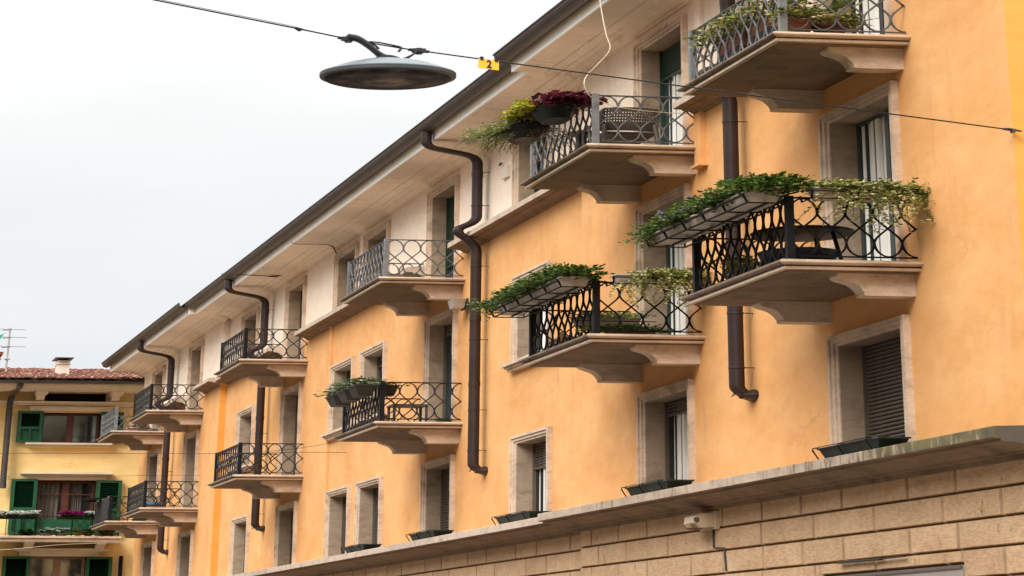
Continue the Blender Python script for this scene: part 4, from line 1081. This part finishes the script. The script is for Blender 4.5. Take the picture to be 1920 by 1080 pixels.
def hwindow(x0, x1, z0, z1, fm, cm, split=None):
    w = MB(); w.box(x0 - .05, x0, YH - .02, YH + .9, z0, z1); w.box(x1, x1 + .05, YH - .02, YH + .9, z0, z1); w.box(x0, x1, YH, YH + .9, z1, z1 + .03)
    w.box(x0, x1, YH + .8, YH + .9, z0, z1)
    o = w.build('house_window', M['room'], house); t_ = .13
    f = MB(); y0, y1 = YH + .25, YH + .45
    f.box(x0, x0 + t_, y0, y1, z0, z1); f.box(x1 - t_, x1, y0, y1, z0, z1); f.box(x0 + t_, x1 - t_, y0, y1, z1 - .07, z1); f.box(x0 + t_, x1 - t_, y0, y1, z0, z0 + .06)
    xm = (x0 + x1) / 2; f.box(xm - .17, xm + .17, y0 - .02, y1, z0 + .06, z1 - .07)
    if split: f.box(x0 + t_, xm - .17, y0 + .01, y1, split - .02, split + .02); f.box(xm + .17, x1 - t_, y0 + .01, y1, split - .02, split + .02)
    f.build('window_frame', fm, o)
    g = MB(); g.face([(x0, YH + .35, z0), (x1, YH + .35, z0), (x1, YH + .35, z1), (x0, YH + .35, z1)]); g.build('pane', M['mirror'] if not cm else M['glass'], o)
    if cm:
        c = MB()
        for a, b in ((x0 + .15, xm - .25), (xm + .35, x1 - .55)):
            r0, r1 = [], []
            for i in range(25):
                t_ = i / 24; x = a + (b - a) * t_; d = .12 * math.sin(t_ * 26); r0.append((x, YH + .62 + d, z0)); r1.append((x, YH + .62 + d, z1))
            c.grid([r0, r1], 0, True)
        c.build('curtain', cm, o)
hwindow(14.8, 17.62, 10.42, 11.56, M['wood'], None); hwindow(14.85, 17.62, 6.9, 8.95, M['wood'], M['lace'], 8.45); hwindow(14.78, 17.42, 4.0, 6.09, M['palewood'], None)
mb = MB(); mb.box(14.86, 17.6, YH + .1, YH + .2, 6.9, 7.5); tag(mb.build('door_panel', M['green'], house), 'green lower panel of the balcony door')
at = MB(); at.box(14.8, 17.9, YH + .08, YH + .2, 12.0, 12.37); at.build('attic_opening', M['room'], house)
for boxes in (((14.15, 18.18, .3, 11.64, 11.79), (14.1, 18.25, .45, 11.79, 11.82)), ((14.15, 18.15, .5, 10.25, 10.33), (14.05, 18.25, .75, 10.33, 10.4)),
              ((14.2, 18.15, .3, 9.0, 9.17), (14.1, 18.28, .5, 9.17, 9.2), (13.98, 18.4, .8, 9.2, 9.28)), ((14.22, 18.05, .3, 6.1, 6.27), (14.1, 18.3, .5, 6.27, 6.31), (13.95, 18.45, .8, 6.31, 6.39))):
    lm = MB()
    for x0, x1, d, z0, z1 in boxes: lm.box(x0, x1, YH - d, YH + .01, z0, z1)
    lm.build('window_moulding', M['pale'], house)
bs = MB(); bs.box(6, 18.75, YH - 2.6, YH, 6.6, 6.8); bs.box(6, 18.82, YH - 2.75, YH, 6.73, 6.805); b = bs.build('balcony', M['slab'], house)
for x in (14.35, 17.75, 10.5):
    mb = MB(); mb.ext([(YH, 6.6), (YH - 2.2, 6.6), (YH - 2.1, 6.53), (YH - 1.4, 6.47), (YH - .7, 6.33), (YH - .3, 6.22), (YH, 6.22)], x, x + .42, 'x'); mb.build('bracket', M['pale'], b)
rl = MB(); yr = YH - 2.5; zt = 7.53
rl.tube([(6, yr, zt), (18.68, yr, zt)], .012, 5); rl.tube([(6, yr, 6.87), (18.68, yr, 6.87)], .01, 5); rl.tube([(18.68, yr, zt), (18.68, YH, zt)], .012, 5)
x = 6.2
while x < 13.9: rl.tube([(x, yr, 6.82), (x, yr, zt)], .008, 4); x += .42
for x in (14.05, 14.75, 16.45, 17.95, 18.68): rl.tube([(x, yr, 6.8), (x, yr, zt)], .012, 4)
for a, b_ in ((14.05, 14.75), (16.45, 17.95), (17.95, 18.68)):
    n = max(1, int((b_ - a) / .35))
    for k in range(n):
        x0 = a + (b_ - a) * k / n; x1 = a + (b_ - a) * (k + 1) / n
        for (za, zb) in ((6.9, 7.2), (7.2, 7.5)): rl.tube([(x0, yr, za), (x1, yr, zb)], .006, 4); rl.tube([(x1, yr, za), (x0, yr, zb)], .006, 4)
rl.build('railing', M['iron'], b)
gm = MB(); prof = [(YH - 3.35 + .42 * math.cos(PI + PI * k / 8), 12.66 + .1 * math.sin(PI + PI * k / 8)) for k in range(9)]
gm.ext(prof, 6, 19.6, 'x', 0, False); gm.build('gutter', M['pipegrey'], house)
dp = MB(); dp.tube(arc_path([(13.42, YH - 3.2, 12.62), (13.42, YH - 3.1, 12.45), (13.2, YH - .6, 12.2), (13.14, YH - .6, 11.9), (13.14, YH - .6, 8.66)], .08), .055, 10)
dp.tube([(13.14, YH - .6, 8.82), (13.14, YH - .6, 8.64)], .062, 10); d = dp.build('downpipe', M['pipegrey'], house)
for z in (11.5, 9.1):
    mb = MB(); mb.tube([(12.98, YH - .7, z), (13.42, YH - .02, z)], .008, 5); mb.build('pipe_clamp', M['lampdark'], d)
mb = MB(); mb.tube([(19.1, YH - .2, 4), (19.1, YH - .2, 6.13)], .035, 8); tag(mb.build('drain_pipe', M['iron'], house), 'thin dark pipe ending beside the lower shutter')
# clay tile roof
rt = MB(); rr = random.Random(5)
ye0, ye1, ze0, ze1 = YH - 3.7, YH + 17, 12.72, 14.22
rt.face([(6, ye0 + .6, ze0 - .03), (20.3, ye0 + .6, ze0 - .03), (20.3, ye1, ze1 - .06), (6, ye1, ze1 - .06)], 1)
nrow = 11
for i in range(52):
    x = 6.1 + i * .27
    for j in range(nrow):
        t0 = j / nrow; t1 = (j + 1.25) / nrow
        dx = rr.uniform(-.035, .035); dz = rr.uniform(-.012, .02)
        ya, yb_ = ye0 + (ye1 - ye0) * t0 + rr.uniform(-.25, .1), ye0 + (ye1 - ye0) * t1
        za, zb = ze0 + (ze1 - ze0) * t0 + dz + .03, ze0 + (ze1 - ze0) * t1 + dz - .01
        rows = []
        for (yy, zz, r) in ((ya, za, .15), (yb_, zb, .12)):
            rows.append([(x + dx + r * math.cos(PI * k / 6), yy, zz + .075 * math.sin(PI * k / 6)) for k in range(7)])
        rt.grid(rows, 0, False)
        rt.face(rows[0], 1)
roof = rt.build('tile_roof', [M['tile'], M['terradark']], house)
mb = MB(); mb.box(6, 20, ye1 - .4, ye1 + .6, ze1 - .05, ze1 + .05); mb.build('ridge', M['boxwhite'], roof)
def chim(x0, x1, y, z0, z1, m, cap, capm):
    mb = MB(); mb.box(x0, x1, y, y + 1.6, z0, z1); mb.box(x0 - .04, x1 + .04, y - .08, y + 1.68, z1 - .16, z1 - .12); c = mb.build('chimney', m, roof)
    k = MB()
    if cap == 'plate': k.box(x0 - .16, x1 + .16, y - .5, y + 2.1, z1 + .07, z1 + .095); k.box(x0 + .1, x0 + .18, y + .2, y + 1.4, z1, z1 + .07); k.box(x1 - .18, x1 - .08, y + .2, y + 1.4, z1, z1 + .07)
    else: k.taper(x0 - .12, x1 + .14, y - .3, y + 1.9, z1, z1 + .14, .05, .1)
    k.build('chimney_cap', capm, c)
chim(15.62, 16.22, 209.5, 12.9, 13.86, M['boxwhite'], 'plate', M['lampdark'])
chim(13.8, 14.05, 207, 12.7, 13.05, M['boxwhite'], 'hood', M['boxwhite'])
chim(12.5, 12.95, 213, 13.2, 14.22, M['terra'], 'hood', M['terra'])
# rooftop aerial
t = thing('roof_aerial', (13.1, 212, 13.3), 'grey television aerial on the tiled roof of the yellow house', 'aerial')
mb = MB(); mb.tube([(13.22, 212, 13.3), (13.26, 212, 15.3)], .018, 6); mb.box(13.1, 13.38, 211.8, 212.2, 14.0, 14.04); mb.build('mast', M['aluminium'], t)
for z, x1 in ((15.2, 14.0), (14.88, 14.12), (14.5, 14.08)):
    mb = MB(); mb.tube([(12.2, 211.5, z + .02), (x1, 211.5, z)], .009, 5); mb.tube([(13.28, 211.8, z), (12.7, 208, z - .25)], .018, 5); mb.build('element', M['pipegrey'], t)
mb = MB(); mb.grid([[(12.3, 211, 14.9), (12.75, 211, 14.95), (13.12, 211, 15.08)], [(12.3, 211, 14.45), (12.55, 211, 14.5), (12.9, 211, 14.98)]], 0, False)
tag(mb.build('green_net', M['netgreen'], loc=(12.6, 211, 14.7)), 'scrap of bright green netting caught on the roof aerial', 'netting')
# flowers on the yellow house's balcony
hr = random.Random(21)
def hbox(x0, x1, z0, z1, m, flower, lab, n=120, name='flower_box', y=None, leafn=160):
    y = y or YH - 2.75
    t = thing(name, ((x0 + x1) / 2, y, z0), lab, 'flower box' if name == 'flower_box' else 'potted plant')
    mb = MB(); mb.taper(x0, x1, y - .35, y + .3, z0, z1, .05, .08); mb.build('planter', m, t)
    mb = MB()
    for _ in range(leafn): mb.leaf((hr.uniform(x0, x1), y + hr.uniform(-.6, .5), z1 + hr.uniform(-.03, .1)), (hr.gauss(0, 1), hr.gauss(-.3, 1), hr.gauss(.3, .6)), .09, .03, rnd=hr)
    mb.build('foliage', M['glossleaf'], t)
    if flower:
        mb = MB()
        for _ in range(n): blossom(mb, (hr.uniform(x0 - .05, x1 + .05), y + hr.uniform(-.7, .4), z1 + hr.uniform(.06, .2)), .05, hr)
        mb.build('blossom', flower, t)
hbox(12.95, 14.75, 7.42, 7.52, M['tray'], M['whiteflower'], 'long box of white petunias on the railing of the yellow house', 130)
hbox(15.85, 16.95, 7.42, 7.52, M['tray'], M['magenta'], 'box of magenta petunias on the railing of the yellow house', 110)
hbox(17.0, 17.55, 7.42, 7.52, M['tray'], M['whiteflower'], 'short box of white flowers right of the magenta petunias', 40)
hbox(14.1, 14.6, 6.81, 6.92, M['tray'], None, 'low dark green tub on the floor behind the lattice of the yellow house', 0, 'potted_plant', YH - 2.0)
hbox(15.0, 15.6, 6.81, 6.92, M['boxplastic'], M['whiteflower'], 'pale trough with few white flowers, left of its twin', 8, 'flower_box', YH - 2.0, 60)
hbox(15.72, 16.3, 6.81, 6.92, M['boxplastic'], M['whiteflower'], 'pale trough with white flowers next to the yellow pot', 8, 'flower_box', YH - 2.0, 60)
hbox(16.65, 16.95, 6.81, 6.93, M['yellowpot'], None, 'yellow pot with a spiky plant on the balcony of the yellow house', 0, 'potted_plant', YH - 2.0, 0)
hbox(17.1, 17.45, 6.81, 6.93, M['terra'], None, 'terracotta pot right of the yellow pot', 0, 'potted_plant', YH - 2.0, 80)
hbox(17.8, 18.5, 6.81, 7.0, M['terradark'], None, 'wide dark planter with grassy leaves at the end of the yellow house balcony', 0, 'potted_plant', YH - 2.0, 200)
sp = [o for o in bpy.data.objects if o.get('label') == 'yellow pot with a spiky plant on the balcony of the yellow house'][0]
mb = MB()
for _ in range(60): mb.leaf((16.8, YH - 2.0, 6.95), (hr.gauss(0, .8), hr.gauss(0, .8), hr.uniform(.2, 1)), .26, .012, rnd=hr)
mb.build('spiky_leaves', M['juniper'], sp)

# ------------------------------------------------------------------ unseen row of houses added opposite to darken the lower walls
fh = thing('added_facing_house', (-13, 70, 0), 'long plain tan terrace, unseen, added opposite to block low sky light', 'building')
mb = MB(); mb.box(-26, -13, -60, 200, 0, 14.5); mb.build('wall', M['rusticplain'], fh)
mb = MB(); mb.ext([(-27, 14.5), (-12, 14.5), (-19.5, 17)], -61, 201, 'y'); mb.build('roof', M['rooftop'], fh)
for k in range(18):
    for z in (4.6, 7.9):
        mb = MB(); mb.box(-13.02, -12.97, -52 + 14 * k, -47 + 14 * k, z, z + 1.7); mb.build('window', M['mirror'], fh)

# ------------------------------------------------------------------ light, sky, camera
el, az = math.radians(52), None
sd = Vector((.62, .66, -.41)).normalized()          # the way the light travels
sun = bpy.data.lights.new('sun', 'SUN'); sun.energy = 1.5; sun.angle = math.radians(24); sun.color = (1, .95, .88)
so = bpy.data.objects.new('sun', sun); COL.objects.link(so); so.rotation_euler = sd.to_track_quat('-Z', 'Y').to_euler()
world = bpy.data.worlds.new('World'); SC.world = world; world.use_nodes = True
nt = world.node_tree; bg = nt.nodes['Background']
sky = N(nt, 'ShaderNodeTexSky', sky_type='NISHITA'); sky.sun_disc = False
sky.sun_elevation = math.asin(-sd.z); sky.sun_rotation = math.atan2(-sd.x, -sd.y); sky.air_density = 1.5; sky.dust_density = 4
tc = N(nt, 'ShaderNodeTexCoord'); sx = N(nt, 'ShaderNodeSeparateXYZ'); nt.links.new(tc.outputs['Generated'], sx.inputs[0])
# overcast: brighter towards the zenith, a bluer band low down, soft uneven cloud
K = 10.0
cl = N(nt, 'ShaderNodeTexNoise'); cl.inputs['Scale'].default_value = 3.2; cl.inputs['Detail'].default_value = 8
mp = N(nt, 'ShaderNodeMapping'); mp.inputs['Scale'].default_value = (1.2, 1.2, 7); nt.links.new(tc.outputs['Generated'], mp.inputs[0]); nt.links.new(mp.outputs[0], cl.inputs['Vector'])
ad = N(nt, 'ShaderNodeMath', operation='MULTIPLY_ADD'); ad.inputs[1].default_value = .12; nt.links.new(cl.outputs['Fac'], ad.inputs[0]); nt.links.new(sx.outputs['Z'], ad.inputs[2])
ov = ramp(nt, ad.outputs[0], [(.04, (.10, .095, .09)), (.085, (.232, .25, .275)), (.115, (.278, .294, .312)), (.165, (.333, .337, .341)), (.4, (.72, .72, .72)), (1, (1, .99, .97))])
ovs = mix(nt, 1, ov, (K * 2, K * 2, K * 2), 'MULTIPLY')
nt.links.new(mix(nt, .93, sky.outputs[0], ovs), bg.inputs['Color']); bg.inputs['Strength'].default_value = .1

cam = bpy.data.cameras.new('camera'); co = bpy.data.objects.new('camera', cam); COL.objects.link(co); SC.camera = co
cam.sensor_width = 36; cam.sensor_fit = 'HORIZONTAL'; cam.clip_start = .5; cam.clip_end = 4000
PPX, PPY, F = 1072.0, -3973.015, 6280.847
cam.lens = F / 1920 * 36; cam.shift_x = (960 - PPX) / 1920; cam.shift_y = -(540 - PPY) / 1920
def vec(px, py): return Vector((px - PPX, -(py - PPY), -F)).normalized()
Xc, Yc, Zc = vec(42000, 1268), vec(-563, 1268), vec(1072, -11500)
R = Matrix((Xc, Yc, Zc))
co.matrix_world = Matrix.Translation((0, 0, 1.7)) @ R.to_4x4()

SC.view_settings.view_transform = 'Standard'; SC.view_settings.look = 'None'; SC.view_settings.gamma = 1; SC.view_settings.exposure = .57
SC.view_settings.use_curve_mapping = False
SC.cycles.max_bounces = 6; SC.cycles.use_denoising = True
